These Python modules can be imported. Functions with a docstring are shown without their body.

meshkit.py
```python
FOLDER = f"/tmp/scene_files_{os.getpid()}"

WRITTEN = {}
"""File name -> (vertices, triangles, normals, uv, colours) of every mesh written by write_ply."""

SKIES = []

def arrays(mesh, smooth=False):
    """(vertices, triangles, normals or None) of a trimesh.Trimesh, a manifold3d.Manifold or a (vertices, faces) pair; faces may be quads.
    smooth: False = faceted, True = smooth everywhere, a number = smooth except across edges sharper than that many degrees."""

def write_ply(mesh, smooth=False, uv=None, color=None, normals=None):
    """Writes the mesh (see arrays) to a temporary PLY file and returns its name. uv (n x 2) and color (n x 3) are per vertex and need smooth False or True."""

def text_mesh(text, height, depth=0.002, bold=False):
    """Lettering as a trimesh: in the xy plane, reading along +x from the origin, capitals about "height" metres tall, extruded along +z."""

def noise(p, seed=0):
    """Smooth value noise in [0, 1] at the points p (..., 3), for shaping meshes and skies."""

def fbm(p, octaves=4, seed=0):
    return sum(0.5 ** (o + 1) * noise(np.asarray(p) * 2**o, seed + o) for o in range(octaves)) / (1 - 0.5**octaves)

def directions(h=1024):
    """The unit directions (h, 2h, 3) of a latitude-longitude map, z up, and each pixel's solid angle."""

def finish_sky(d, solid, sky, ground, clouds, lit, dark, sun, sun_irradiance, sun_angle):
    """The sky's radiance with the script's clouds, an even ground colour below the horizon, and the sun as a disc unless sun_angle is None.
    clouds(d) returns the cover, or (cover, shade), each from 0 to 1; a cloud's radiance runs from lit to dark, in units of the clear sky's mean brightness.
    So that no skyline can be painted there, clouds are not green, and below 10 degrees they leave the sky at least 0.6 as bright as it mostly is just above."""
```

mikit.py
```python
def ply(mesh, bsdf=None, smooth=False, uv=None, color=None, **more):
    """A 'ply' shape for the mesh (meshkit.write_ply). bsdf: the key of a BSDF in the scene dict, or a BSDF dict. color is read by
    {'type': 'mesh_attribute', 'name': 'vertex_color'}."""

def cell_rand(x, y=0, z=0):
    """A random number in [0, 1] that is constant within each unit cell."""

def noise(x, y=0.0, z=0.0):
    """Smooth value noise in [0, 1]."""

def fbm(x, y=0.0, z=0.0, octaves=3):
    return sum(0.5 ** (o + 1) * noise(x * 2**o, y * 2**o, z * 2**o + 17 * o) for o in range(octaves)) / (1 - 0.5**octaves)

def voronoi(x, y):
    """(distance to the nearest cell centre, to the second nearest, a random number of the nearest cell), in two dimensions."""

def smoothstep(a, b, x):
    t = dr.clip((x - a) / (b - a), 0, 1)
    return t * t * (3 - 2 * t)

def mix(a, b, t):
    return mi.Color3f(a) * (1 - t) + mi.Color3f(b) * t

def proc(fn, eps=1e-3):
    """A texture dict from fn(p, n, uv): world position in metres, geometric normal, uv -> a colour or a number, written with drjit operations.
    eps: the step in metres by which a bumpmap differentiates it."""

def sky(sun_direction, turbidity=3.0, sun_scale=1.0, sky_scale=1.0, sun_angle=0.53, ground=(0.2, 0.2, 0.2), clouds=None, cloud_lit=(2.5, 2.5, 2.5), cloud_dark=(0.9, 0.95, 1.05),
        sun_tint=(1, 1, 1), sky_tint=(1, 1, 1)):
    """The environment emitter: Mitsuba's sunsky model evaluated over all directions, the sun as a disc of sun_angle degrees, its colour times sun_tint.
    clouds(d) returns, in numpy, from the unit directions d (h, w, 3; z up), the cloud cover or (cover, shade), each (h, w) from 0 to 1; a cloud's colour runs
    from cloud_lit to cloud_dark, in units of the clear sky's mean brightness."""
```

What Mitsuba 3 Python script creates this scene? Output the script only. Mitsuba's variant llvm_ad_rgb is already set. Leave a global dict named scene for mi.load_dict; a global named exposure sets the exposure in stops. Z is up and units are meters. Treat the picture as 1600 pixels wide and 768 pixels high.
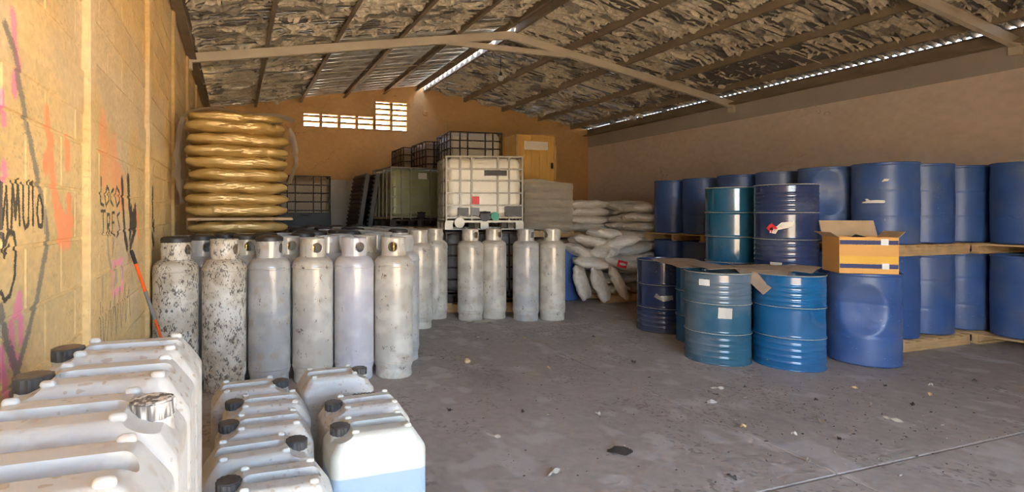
import math, random, numpy as np, trimesh, manifold3d as m3, drjit as dr
import mitsuba as mi, mikit, meshkit
from mikit import proc, noise, fbm, voronoi, cell_rand, smoothstep, mix, ply
from shapely.geometry import Polygon

T = mi.ScalarTransform4f
scene, labels = {}, {}
R = np.random.RandomState(7)

# ------------------------------------------------------------------ camera, sky, exposure
F, CX, CY, H = 822.0, 640.0, 332.0, 1.47
YAW = math.atan((CX - 368.0) / F)
scene['camera'] = {'type': 'perspective', 'fov': 2 * math.degrees(math.atan(800 / F)), 'fov_axis': 'x', 'near_clip': 0.05, 'far_clip': 500.0,
                   'principal_point_offset_x': (800 - CX) / 1600.0, 'principal_point_offset_y': (384 - CY) / 768.0,
                   'to_world': T().look_at(origin=[0, 0, H], target=[math.sin(YAW), math.cos(YAW), H], up=[0, 0, 1])}
exposure = 6.25
scene['sky'] = mikit.sky((-0.75, -0.12, 0.60), turbidity=4.0, sun_scale=1.0, sky_scale=1.0, ground=(0.58, 0.46, 0.31), sky_tint=(0.98, 1.0, 1.03))

# ------------------------------------------------------------------ room numbers
XL, XR, YB, YF = -0.70, 10.26, 13.6, -1.3
RIDGE, ZR, SL = 4.78, 4.93, 0.17          # underside of the roof sheets at the ridge, and its slope
zroof = lambda x: ZR - SL * abs(x - RIDGE)

# ------------------------------------------------------------------ helpers
def uniq(base):
    k, n = base, 0
    while k in scene or k in labels or k in USED:
        n += 1
        k = f'{base}_{n:03d}'
    USED.add(k)
    return k
USED = set()
def thing(base, label, cat, group=None, kind=None):
    k = uniq(base)
    d = {'label': label}
    if cat: d['category'] = cat
    if group: d['group'] = group
    if kind: d['kind'] = kind
    labels[k] = d
    return k
def part(parent, name, shape, M=None, label=None, kind=None):
    k = uniq(parent + '__' + name)
    scene[k] = {**shape, 'to_world': M} if M is not None else dict(shape)
    if label or kind:
        labels[k] = {**({'label': label} if label else {}), **({'kind': kind} if kind else {})}
    return k
def single(base, label, cat, shape, M=None, group=None, kind=None):
    k = thing(base, label, cat, group, kind)
    scene[k] = {**shape, 'to_world': M} if M is not None else dict(shape)
    return k
def place(x, y, z=0.0, rz=0.0):
    return T().translate([float(x), float(y), float(z)]) @ T().rotate([0, 0, 1], float(rz))
cat_ = trimesh.util.concatenate
def bx(x0, x1, y0, y1, z0, z1):
    m = trimesh.creation.box([x1 - x0, y1 - y0, z1 - z0]); m.apply_translation([(x0 + x1) / 2, (y0 + y1) / 2, (z0 + z1) / 2]); return m
def bevel(x0, x1, y0, y1, z0, z1, b):
    pts = []
    for sx in (0, 1):
        for sy in (0, 1):
            for sz in (0, 1):
                c = np.array([(x0, x1)[sx], (y0, y1)[sy], (z0, z1)[sz]], float)
                d = np.array([1 - 2 * sx, 1 - 2 * sy, 1 - 2 * sz], float) * b
                for k in range(3):
                    q = c + d; q[k] = c[k]; pts.append(q)
    return trimesh.Trimesh(*man(m3.Manifold.hull_points(np.array(pts))), process=False)
def man(m):
    a = m.to_mesh(); return np.array(a.vert_properties[:, :3], float), np.array(a.tri_verts, int)
def tri(m): return trimesh.Trimesh(*man(m), process=False)
def hull_spheres(ps, seg=20):
    return m3.Manifold.batch_hull([m3.Manifold.sphere(r, seg).translate((x, y, z)) for x, y, z, r in ps])
def lathe(prof, n=48, wob=None):
    prof = np.asarray(prof, float)
    a = np.arange(n) * 2 * np.pi / n
    r, z = prof[:, 0], prof[:, 1]
    v = np.stack([np.outer(r, np.cos(a)), np.outer(r, np.sin(a)), np.repeat(z[:, None], n, 1)], -1).reshape(-1, 3)
    i, j = np.meshgrid(np.arange(len(prof) - 1), np.arange(n), indexing='ij')
    q = np.stack([i * n + j, i * n + (j + 1) % n, (i + 1) * n + (j + 1) % n, (i + 1) * n + j], -1).reshape(-1, 4)
    f = np.vstack([q[:, [0, 1, 2]], q[:, [0, 2, 3]]])
    m = trimesh.Trimesh(v, f, process=False)
    return m
def tube(pts, r, n=8):
    p = np.asarray(pts, float); t = np.gradient(p, axis=0); t /= np.linalg.norm(t, axis=1, keepdims=True)
    a = np.cross(t, np.where(np.abs(t[:, 2:]) < .9, [0, 0, 1.], [1., 0, 0])); a /= np.linalg.norm(a, axis=1, keepdims=True)
    b = np.cross(t, a); g = np.arange(n) * 2 * np.pi / n
    rr = np.broadcast_to(r, (len(p),))[:, None, None]
    v = p[:, None] + rr * (np.cos(g)[None, :, None] * a[:, None] + np.sin(g)[None, :, None] * b[:, None])
    i, j = np.meshgrid(np.arange(len(p) - 1), np.arange(n), indexing='ij')
    q = np.stack([i * n + j, i * n + (j + 1) % n, (i + 1) * n + (j + 1) % n, (i + 1) * n + j], -1).reshape(-1, 4)
    f = np.vstack([q[:, [0, 1, 2]], q[:, [0, 2, 3]]])
    v = v.reshape(-1, 3); k = len(v)
    v = np.vstack([v, p[0], p[-1]])
    c0 = [[k, (j + 1) % n, j] for j in range(n)]; o = (len(p) - 1) * n
    c1 = [[k + 1, o + j, o + (j + 1) % n] for j in range(n)]
    return trimesh.Trimesh(v, np.vstack([f, c0, c1]), process=False)
def sheet(nu, nv, fn):
    """grid surface fn(u, v) with u, v in 0..1"""
    u, v = np.meshgrid(np.linspace(0, 1, nu), np.linspace(0, 1, nv), indexing='ij')
    p = np.stack(fn(u, v), -1).reshape(-1, 3)
    i, j = np.meshgrid(np.arange(nu - 1), np.arange(nv - 1), indexing='ij')
    q = np.stack([i * nv + j, (i + 1) * nv + j, (i + 1) * nv + j + 1, i * nv + j + 1], -1).reshape(-1, 4)
    return trimesh.Trimesh(p, np.vstack([q[:, [0, 1, 2]], q[:, [0, 2, 3]]]), process=False)
def thick(m, t):
    """gives a sheet a thickness t"""
    n = meshkit.arrays(m, True)[2]
    v, f = np.array(m.vertices), np.array(m.faces); k = len(v)
    e = np.sort(np.vstack([f[:, [0, 1]], f[:, [1, 2]], f[:, [2, 0]]]), axis=1)
    d = np.vstack([f[:, [0, 1]], f[:, [1, 2]], f[:, [2, 0]]])
    _, inv, cnt = np.unique(e, axis=0, return_inverse=True, return_counts=True)
    b = d[cnt[inv.ravel()] == 1]
    side = np.vstack([np.stack([b[:, 1], b[:, 0], b[:, 0] + k], 1), np.stack([b[:, 1], b[:, 0] + k, b[:, 1] + k], 1)])
    return trimesh.Trimesh(np.vstack([v, v - n * t]), np.vstack([f, f[:, ::-1] + k, side]), process=False)

# ------------------------------------------------------------------ materials
def pr(name, col, rough=.6, bump=None, bs=.002, two=True, **kw):
    c = proc(col) if callable(col) else {'type': 'rgb', 'value': list(col)}
    b = {'type': 'principled', 'base_color': c, 'roughness': proc(rough) if callable(rough) else float(rough), **kw}
    if bump is not None:
        b = {'type': 'bumpmap', 'arbitrary': proc(bump), 'scale': float(bs), 'bsdf': b}
    scene[name] = {'type': 'twosided', 'bsdf': b} if two else b
def N3(p, s, o=0.0): return noise(p.x * s + o, p.y * s + o, p.z * s)
def F3(p, s, k=3): return fbm(p.x * s, p.y * s, p.z * s, k)

# spray paint on the left wall: strokes in wall coordinates (along the wall y, height z)
GRAF = {
 'grey': (.022, (.16, .15, .13), [
   [(1.99, 2.06), (2.06, 2.00), (2.12, 1.90), (2.2, 1.75), (2.29, 1.6), (2.37, 1.46), (2.40, 1.37), (2.36, 1.28), (2.27, 1.13), (2.19, 1.03), (2.1, .93), (2.04, .84)],
   [(1.97, 1.17), (2.02, 1.05), (2.08, .97), (2.14, .88), (2.16, .78)]]),
 'black': (.009, (.045, .042, .038), [
   [(1.975, 1.57), (1.975, 1.42), (2.01, 1.55), (2.02, 1.42)],
   [(2.05, 1.42), (2.06, 1.57), (2.085, 1.45), (2.105, 1.58), (2.12, 1.43)],
   [(2.15, 1.57), (2.152, 1.45), (2.17, 1.415), (2.2, 1.43), (2.205, 1.58)],
   [(2.24, 1.58), (2.245, 1.43)], [(2.235, 1.575), (2.255, 1.575)],
   [(2.30, 1.53), (2.285, 1.47), (2.305, 1.42), (2.34, 1.42), (2.345, 1.49), (2.315, 1.535), (2.30, 1.53)],
   [(1.97, 1.41), (2.0, 1.37), (2.03, 1.41), (2.07, 1.40), (2.09, 1.35), (2.08, 1.26), (2.04, 1.2), (2.0, 1.19), (1.97, 1.22)],
   [(1.985, 1.40), (1.995, 1.33), (2.03, 1.36)],
   # two short words on the second bay
   [(3.26, 1.66), (3.26, 1.52), (3.33, 1.51)], [(3.40, 1.62), (3.36, 1.56), (3.39, 1.51), (3.45, 1.54), (3.45, 1.6), (3.40, 1.62)],
   [(3.57, 1.61), (3.51, 1.59), (3.50, 1.54), (3.57, 1.51)], [(3.67, 1.63), (3.62, 1.57), (3.67, 1.51), (3.75, 1.54), (3.74, 1.6), (3.67, 1.63)],
   [(3.27, 1.48), (3.37, 1.48)], [(3.32, 1.48), (3.32, 1.35)], [(3.42, 1.34), (3.42, 1.46), (3.47, 1.46), (3.47, 1.40), (3.43, 1.40), (3.49, 1.34)],
   [(3.60, 1.47), (3.54, 1.47), (3.54, 1.35), (3.61, 1.33)], [(3.54, 1.41), (3.59, 1.41)], [(3.75, 1.47), (3.68, 1.45), (3.73, 1.40), (3.76, 1.36), (3.67, 1.32)]]),
 'blackfat': (.034, (.035, .03, .028), [
   [(3.83, 1.67), (3.86, 1.5), (3.93, 1.3), (4.0, 1.24)], [(4.03, 1.70), (4.08, 1.5), (4.12, 1.42), (4.1, 1.3), (4.2, 1.45), (4.25, 1.34), (4.3, 1.5), (4.33, 1.37), (4.22, 1.3), (4.12, 1.24)],
   [(5.14, 1.68), (5.16, 1.44)], [(5.12, 1.40), (5.22, 1.32), (5.24, 1.38)], [(5.1, 1.29), (5.2, 1.2)], [(4.14, 1.5), (4.2, 1.36)], [(4.24, 1.46), (4.27, 1.36)]]),
 'faded': (.02, (.27, .24, .2), [
   [(3.42, 1.31), (3.45, 1.2), (3.5, 1.15)], [(3.56, 1.31), (3.55, 1.22)], [(3.3, 1.1), (3.3, 1.0)], [(3.62, 1.13), (3.67, 1.05), (3.6, 1.03), (3.66, 1.1)], [(3.84, 1.12), (3.84, 1.06)]]),
 'scrawl': (.006, (.2, .17, .14), [
   [(3.3, .95), (3.33, .75)], [(3.4, .72), (3.5, .95), (3.52, .73), (3.62, .98), (3.65, .72), (3.76, 1.0), (3.8, .73), (3.92, 1.0), (3.95, .74), (4.05, .95), (4.1, .75)],
   [(3.25, .98), (3.27, .72)], [(3.33, .73), (3.4, .92)]]),
 'pink': (.024, (.85, .22, .36), [
   [(2.04, 2.12), (2.06, 2.02), (2.09, 1.97), (2.07, 1.88)], [(1.97, 1.84), (1.99, 1.76)], [(1.99, 1.62), (2.0, 1.59)],
   [(2.09, 1.13), (2.12, 1.18), (2.14, 1.03)], [(2.05, 1.1), (2.06, .98), (2.12, .97)], [(1.97, 1.03), (2.0, .93), (2.03, .83), (2.03, .72)]]),
 'pinkframe': (.022, (.82, .3, .4), [
   [(3.55, 1.16), (3.84, 1.16), (3.84, .98), (3.57, .98), (3.55, 1.16)]]),
 'orange': (.036, (.92, .28, .12), [
   [(2.39, 1.86), (2.41, 1.80), (2.44, 1.76)], [(2.38, 1.65), (2.42, 1.72), (2.47, 1.6), (2.53, 1.45), (2.57, 1.35)], [(2.55, 1.47), (2.62, 1.42), (2.6, 1.34)],
   [(2.65, 1.78), (2.66, 1.68)], [(2.68, 1.53), (2.68, 1.45), (2.67, 1.35)], [(2.58, 1.44), (2.71, 1.43)], [(2.58, 1.38), (2.7, 1.38)],
   [(4.3, 1.50), (4.42, 1.40), (4.45, 1.3)]]),
 'orangewash': (.10, (.85, .30, .12), [[(3.3, 1.92), (3.38, 1.80), (3.34, 1.70)], [(3.58, 1.84), (3.66, 1.72), (3.8, 1.64)], [(3.55, 1.72), (3.85, 1.55)]]),
}
def stroke_alpha(y, z, w, lines, rag):
    d = mi.Float(9.0)
    for L in lines:
        for (a, b), (c, e) in zip(L[:-1], L[1:]):
            vx, vz = c - a, e - b
            t = dr.clip(((y - a) * vx + (z - b) * vz) / (vx * vx + vz * vz + 1e-9), 0, 1)
            d = dr.minimum(d, dr.square(y - a - t * vx) + dr.square(z - b - t * vz))
    d = dr.sqrt(d) + rag * w * .9
    return 1 - smoothstep(w * .75, w * 1.25, d)
def col_left(p, n, uv):
    g = F3(p, 3.0, 3); h = F3(p, 38.0, 2); b = cell_rand(dr.floor(p.y / .4 + 9), dr.floor(p.z / .225))
    c = mix((.60, .405, .165), (.71, .51, .24), g)
    c = mix(c, (.58, .46, .30), .7 * smoothstep(.52, .72, F3(p, 1.3, 3)))
    c = c * (.80 + .30 * h + .10 * b)
    c = mix(c, (.42, .285, .13), .5 * smoothstep(.58, .72, fbm(p.x * 70, p.y * 70, p.z * 70, 4)) * smoothstep(.42, .6, F3(p, 4., 3)))
    grain = noise(p.y * 260, p.z * 260)
    rag = (grain - .5) * .9 + (noise(p.y * 30, p.z * 30) - .5) * .6
    for k in ('orangewash', 'pink', 'pinkframe', 'orange', 'faded', 'scrawl', 'grey', 'black', 'blackfat'):
        w, rgb, lines = GRAF[k]
        a = stroke_alpha(p.y, p.z, w, lines, rag)
        c = mix(c, rgb, a * (.5 if k in ('orangewash', 'faded') else .75 if k in ('pink', 'orange', 'grey', 'pinkframe') else .92))
    return c
pr('m_wall_left', col_left, .85, bump=lambda p, n, uv: F3(p, 60., 3), bs=.007)
def col_back(p, n, uv):
    c = mix((.60, .36, .15), (.69, .44, .20), F3(p, 1.2, 4))
    c = c * (.9 + .2 * F3(p, 14., 3))
    crack = 1 - smoothstep(.0, .006, dr.abs(fbm(p.x * 1.1 + 3, p.z * 1.3, 2.0, 5) - .5))
    c = mix(c, (.2, .1, .035), .55 * crack * smoothstep(.45, .6, N3(p, .9)))
    return c
pr('m_wall_back', col_back, .88, bump=lambda p, n, uv: F3(p, 25., 3), bs=.004)
def col_right(p, n, uv):
    c = mix((.69, .585, .515), (.76, .65, .58), F3(p, 1.0, 4)) * (.9 + .2 * F3(p, 12., 3))
    crack = 1 - smoothstep(.0, .004, dr.abs(fbm(p.y * 1.0 + 5, p.z * 1.4, 4.0, 5) - .5))
    return mix(c, (.2, .13, .09), .5 * crack * smoothstep(.5, .62, N3(p, .8)))
pr('m_wall_right', col_right, .88, bump=lambda p, n, uv: F3(p, 25., 3), bs=.004)
pr('m_bond', lambda p, n, uv: mix((.40, .36, .32), (.47, .43, .38), F3(p, 3., 4)), .85)
def col_floor(p, n, uv):
    c = mix((.275, .238, .205), (.35, .312, .275), F3(p, 1.1, 4))
    c = c * (.86 + .28 * F3(p, 22., 3))
    c = mix(c, (.44, .41, .385), .5 * smoothstep(.6, .75, F3(p, 5., 3)))
    c = mix(c, (.16, .13, .11), .55 * smoothstep(.70, .8, N3(p, 48.)) * smoothstep(.5, .7, N3(p, 3.3, 9)))
    return mix(c, (.21, .18, .16), .5 * smoothstep(.62, .74, fbm(p.x * .7 + 4, p.y * .7, 3.0, 4)))
pr('m_floor', col_floor, lambda p, n, uv: .48 + .25 * F3(p, 6., 2), bump=lambda p, n, uv: F3(p, 45., 3), bs=.006)
pr('m_joint', (.36, .32, .28), .9)
pr('m_steel_beam', lambda p, n, uv: mix((.54, .48, .38), (.63, .57, .47), F3(p, 5., 3)), .6)
pr('m_purlin', lambda p, n, uv: mix((.21, .165, .115), (.29, .235, .17), F3(p, 6., 3)), .6)
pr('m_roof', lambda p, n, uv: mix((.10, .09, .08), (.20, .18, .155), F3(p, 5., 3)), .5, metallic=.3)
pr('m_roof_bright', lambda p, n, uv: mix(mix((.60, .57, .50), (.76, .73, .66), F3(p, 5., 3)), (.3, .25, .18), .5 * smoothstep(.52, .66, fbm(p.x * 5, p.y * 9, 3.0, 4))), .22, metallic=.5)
def col_liner(p, n, uv):
    c = mix((.56, .50, .39), (.72, .66, .54), F3(p, 7., 3))
    c = c * (.55 + .8 * F3(p, 30., 2))
    return mix(c, (.13, .12, .11), .75 * smoothstep(.55, .66, fbm(p.x * 3 + 2, p.y * 6, 1.0, 4)))
pr('m_liner', col_liner, .8)
def rustpaint(base, dirt, amt, white):
    def fn(p, n, uv):
        f = 2.0 if amt > .5 else 1.0
        s = fbm(p.x * 26 * f, p.y * 26 * f, p.z * 11 * f, 5) * (1 - .25 * (f - 1)) + .25 * (f - 1) * fbm(p.x * 9, p.y * 9, p.z * 6, 3)
        q = fbm(p.x * 130, p.y * 130, p.z * 60, 4)
        c = mix(base, white, smoothstep(.4, .65, F3(p, 7., 3)))
        c = mix(c, (.34, .24, .13), (.45 if amt > 0 else .0) * smoothstep(.56 - amt * .12, .80, fbm(p.x * 16, p.y * 16, p.z * 11, 5)))
        c = mix(c, dirt, .85 * smoothstep(.66 - amt * .24, .73 - amt * .18, .6 * s + .4 * q))
        return c
    return fn
pr('m_tank_rusty', rustpaint((.50, .44, .34), (.07, .055, .04), .62, (.66, .61, .52)), .42, specular=.6)
pr('m_tank_worn', rustpaint((.44, .41, .35), (.12, .09, .06), .12, (.53, .50, .43)), .17, specular=.7)
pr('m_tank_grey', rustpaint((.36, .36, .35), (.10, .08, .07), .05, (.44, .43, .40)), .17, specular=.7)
pr('m_tank_clean', rustpaint((.44, .43, .46), (.2, .17, .15), -.15, (.51, .50, .51)), .14, specular=.8)
pr('m_dark_metal', (.035, .032, .03), .45)
pr('m_brass', (.55, .38, .14), .35, metallic=.9)
pr('m_can', lambda p, n, uv: mix(mix((.40, .39, .35), (.45, .445, .405), F3(p, 9., 3)), (.33, .27, .21), .55 * smoothstep(.55, .75, F3(p, 22., 3)) + .8 * smoothstep(.74, .8, N3(p, 90.)) * smoothstep(.4, .6, N3(p, 8.))), .42, specular=.5)
pr('m_can_liquid', lambda p, n, uv: mix(mix((.37, .385, .34), (.41, .42, .37), F3(p, 9., 3)), (.22, .30, .385), smoothstep(.0, .004, .525 - p.z + .003 * N3(p, 20.)) ), .4)
pr('m_cap', lambda p, n, uv: mix((.02, .02, .022), (.07, .068, .065), F3(p, 40., 3)), .35)
pr('m_cap_grey', lambda p, n, uv: mix((.11, .105, .10), (.5, .47, .42), smoothstep(.4, .62, fbm(p.x * 130, p.y * 130, p.z * 14, 3))), .5)
def drumpaint(a, b, wear, dust=.35):
    def fn(p, n, uv):
        c = mix(a, b, F3(p, 4., 3))
        c = mix(c, (.17, .19, .22), dust * smoothstep(.45, .7, F3(p, 2.6, 4)))
        return mix(c, wear, .45 * smoothstep(.70, .78, fbm(p.x * 40, p.y * 40, p.z * 60, 5)) * smoothstep(.45, .7, N3(p, 4., 3.)))
    return fn
pr('m_drum_teal', drumpaint((.010, .075, .145), (.016, .105, .19), (.25, .24, .2), .1), .11, specular=.7)
pr('m_drum_dull', drumpaint((.018, .075, .13), (.035, .11, .16), (.28, .27, .22), .5), .15, specular=.7)
pr('m_drum_bright', drumpaint((.008, .085, .22), (.013, .12, .29), (.3, .32, .33), .1), .12, specular=.7)
pr('m_drum_navy', drumpaint((.018, .030, .085), (.03, .05, .13), (.3, .3, .3), .25), .14, specular=.6)
pr('m_plastic_blue', drumpaint((.030, .075, .235), (.05, .112, .295), (.22, .27, .36), .3), .40)
pr('m_rim', (.30, .30, .27), .45)
pr('m_wood', lambda p, n, uv: mix((.42, .26, .12), (.60, .41, .21), fbm(p.x * 6 + p.z * 40, p.y * 6, p.z * 60, 3)) * (.75 + .5 * F3(p, 9., 2)), .75)
pr('m_ply', lambda p, n, uv: mix((.52, .30, .07), (.68, .42, .12), fbm(p.x * 30, p.y * 30, p.z * 2.5, 3)), .6)
pr('m_card', lambda p, n, uv: mix((.42, .29, .17), (.52, .37, .23), F3(p, 8., 3)), .85)
pr('m_card_dark', lambda p, n, uv: mix((.20, .15, .11), (.36, .27, .19), F3(p, 7., 3)), .85)
pr('m_print_blue', (.045, .05, .14), .7)
pr('m_print_yellow', (.72, .42, .06), .7)
pr('m_print_orange', (.66, .35, .1), .75)
pr('m_paper', lambda p, n, uv: mix((.66, .60, .50), (.78, .74, .66), F3(p, 14., 3)), .8)
pr('m_white', (.72, .71, .68), .6)
pr('m_red', (.68, .035, .05), .5)
pr('m_green', (.02, .3, .18), .5)
pr('m_black', (.018, .018, .02), .5)
pr('m_orange_pole', (.83, .12, .015), .4)
pr('m_grey_metal', (.30, .29, .27), .4, metallic=.5)
pr('m_sack', lambda p, n, uv: mix((.56, .50, .42), (.74, .69, .61), F3(p, 4., 3)) * (.85 + .3 * F3(p, 25., 2)), .5, bump=lambda p, n, uv: F3(p, 22., 3), bs=.012)
pr('m_sack_brown', lambda p, n, uv: mix((.30, .24, .18), (.46, .39, .31), F3(p, 5., 3)), .3, bump=lambda p, n, uv: F3(p, 22., 3), bs=.014)
pr('m_gold', lambda p, n, uv: mix((.34, .20, .045), (.62, .46, .19), F3(p, 7., 3)), .27, metallic=.2, bump=lambda p, n, uv: fbm(p.x * 7, p.y * 7, p.z * 26, 3), bs=.028, clearcoat=.6)
scene['m_film'] = {'type': 'principledthin', 'base_color': {'type': 'rgb', 'value': [.72, .66, .55]}, 'roughness': .25, 'spec_trans': .35, 'diff_trans': .7, 'eta': 1.45}
pr('m_ibc_white', lambda p, n, uv: mix((.66, .63, .53), (.74, .71, .62), F3(p, 3., 3)), .4)
pr('m_ibc_green', lambda p, n, uv: mix((.15, .165, .08), (.22, .235, .125), F3(p, 3., 3)), .4)
pr('m_ibc_brown', lambda p, n, uv: mix((.19, .14, .085), (.25, .19, .12), F3(p, 3., 3)), .45)
pr('m_ibc_grey', lambda p, n, uv: mix((.40, .38, .32), (.5, .48, .42), F3(p, 3., 3)), .45)
pr('m_ibc_blue', lambda p, n, uv: mix((.12, .13, .14), (.18, .19, .2), F3(p, 3., 3)), .45)
pr('m_bar_dark', (.03, .022, .018), .6)
pr('m_bar_light', (.20, .185, .15), .42, metallic=.4)
pr('m_skid_light', (.42, .40, .34), .45, metallic=.3)
pr('m_litter_tan', (.50, .36, .18), .8)
pr('m_litter_dark', (.05, .042, .035), .8)
pr('m_litter_pale', (.36, .32, .26), .8)

# ------------------------------------------------------------------ the setting: floor
labels['floor'] = {'label': 'grey stained concrete warehouse floor divided into slabs', 'kind': 'structure'}
scene['floor'] = ply(bx(XL - .2, XR + .2, YF - .2, YB + .2, -.20, -.012), 'm_joint')
JX, JY = 3.22, [-1.45, 2.05, 5.9, 9.8, 13.8]
for (x0, x1) in ((XL - .05, JX), (JX, 7.1), (7.1, XR + .05)):
    for y0, y1 in zip(JY[:-1], JY[1:]):
        part('floor', 'slab', ply(bevel(x0 + .006, x1 - .006, y0 + .006, y1 - .006, -.1, 0, .005), 'm_floor'))

# ------------------------------------------------------------------ walls
def gable(y0, y1, top=0.0):
    pts = [(XL - .15, -.1), (XR + .15, -.1), (XR + .15, zroof(XR + .15) + top), (RIDGE, ZR + top), (XL - .15, zroof(XL - .15) + top)]
    m = trimesh.creation.extrude_polygon(Polygon(pts), y1 - y0, engine='earcut')
    M = np.array([[1, 0, 0, 0], [0, 0, -1, y1], [0, 1, 0, 0], [0, 0, 0, 1.]])
    m.apply_transform(M)
    return m
def to_man(m):
    m = trimesh.Trimesh(m.vertices, m.faces, process=True); m.merge_vertices()
    return m3.Manifold(m3.Mesh(np.asarray(m.vertices, np.float32), np.asarray(m.faces, np.uint32)))
back = to_man(gable(YB, YB + .14, .02))
CW = .473
cells = []
for c in range(6):
    x0 = 1.655 + c * CW
    for r in range(6):
        z0 = 3.69 + r * .142
        if c < 4 and r >= 3: continue
        hh = .10
        if (c < 4 and r == 2) or (c >= 4 and r == 5): hh = .045
        cells.append((x0, x0 + CW - .075, z0, z0 + hh))
cut = m3.Manifold.batch_boolean([m3.Manifold.cube((b - a, .6, d - c)).translate((a, YB - .2, c)) for a, b, c, d in cells], m3.OpType.Add)
labels['wall_back'] = {'label': 'ochre orange plastered gable wall at the far end with cracks', 'kind': 'structure'}
scene['wall_back'] = ply(tri(back - cut), 'm_wall_back')
for z in (3.655, 4.525):
    pass
labels['window_1'] = {'label': 'stepped concrete vent lattice letting daylight through the ochre back wall', 'kind': 'structure'}
for c in range(7):
    x0 = 1.655 + c * CW - .075
    part('window_1', 'mullion', ply(bevel(x0, x0 + .075, YB - .012, YB + .02, 3.67, 4.52 if c >= 4 else 4.03, .004), 'm_wall_back'))
for c in range(6):
    for r in range(6):
        if c < 4 and r > 2: continue
        z0 = 3.69 + r * .142 - .042
        if r: part('window_1', 'louvre', ply(bevel(1.655 + c * CW, 1.655 + (c + 1) * CW - .075, YB - .008, YB + .02, z0, z0 + .042, .004), 'm_wall_back'))
part('wall_back', 'switch_box', ply(bevel(4.88, 5.02, YB - .03, YB, 4.13, 4.25, .006), 'm_wall_back'))
part('wall_back', 'conduit_stub', ply(tube([(5.55, YB - .03, 3.7), (5.55, YB - .03, 3.98)], .012), 'm_steel_beam'))
part('wall_back', 'lamp_holder', ply(cat_([tube([(8.15, YB, 3.6), (8.15, YB - .06, 3.6)], .05, 14), tube([(8.15, YB - .06, 3.6), (8.15, YB - .12, 3.58)], .06, 14)]), 'm_print_orange'))

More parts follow.
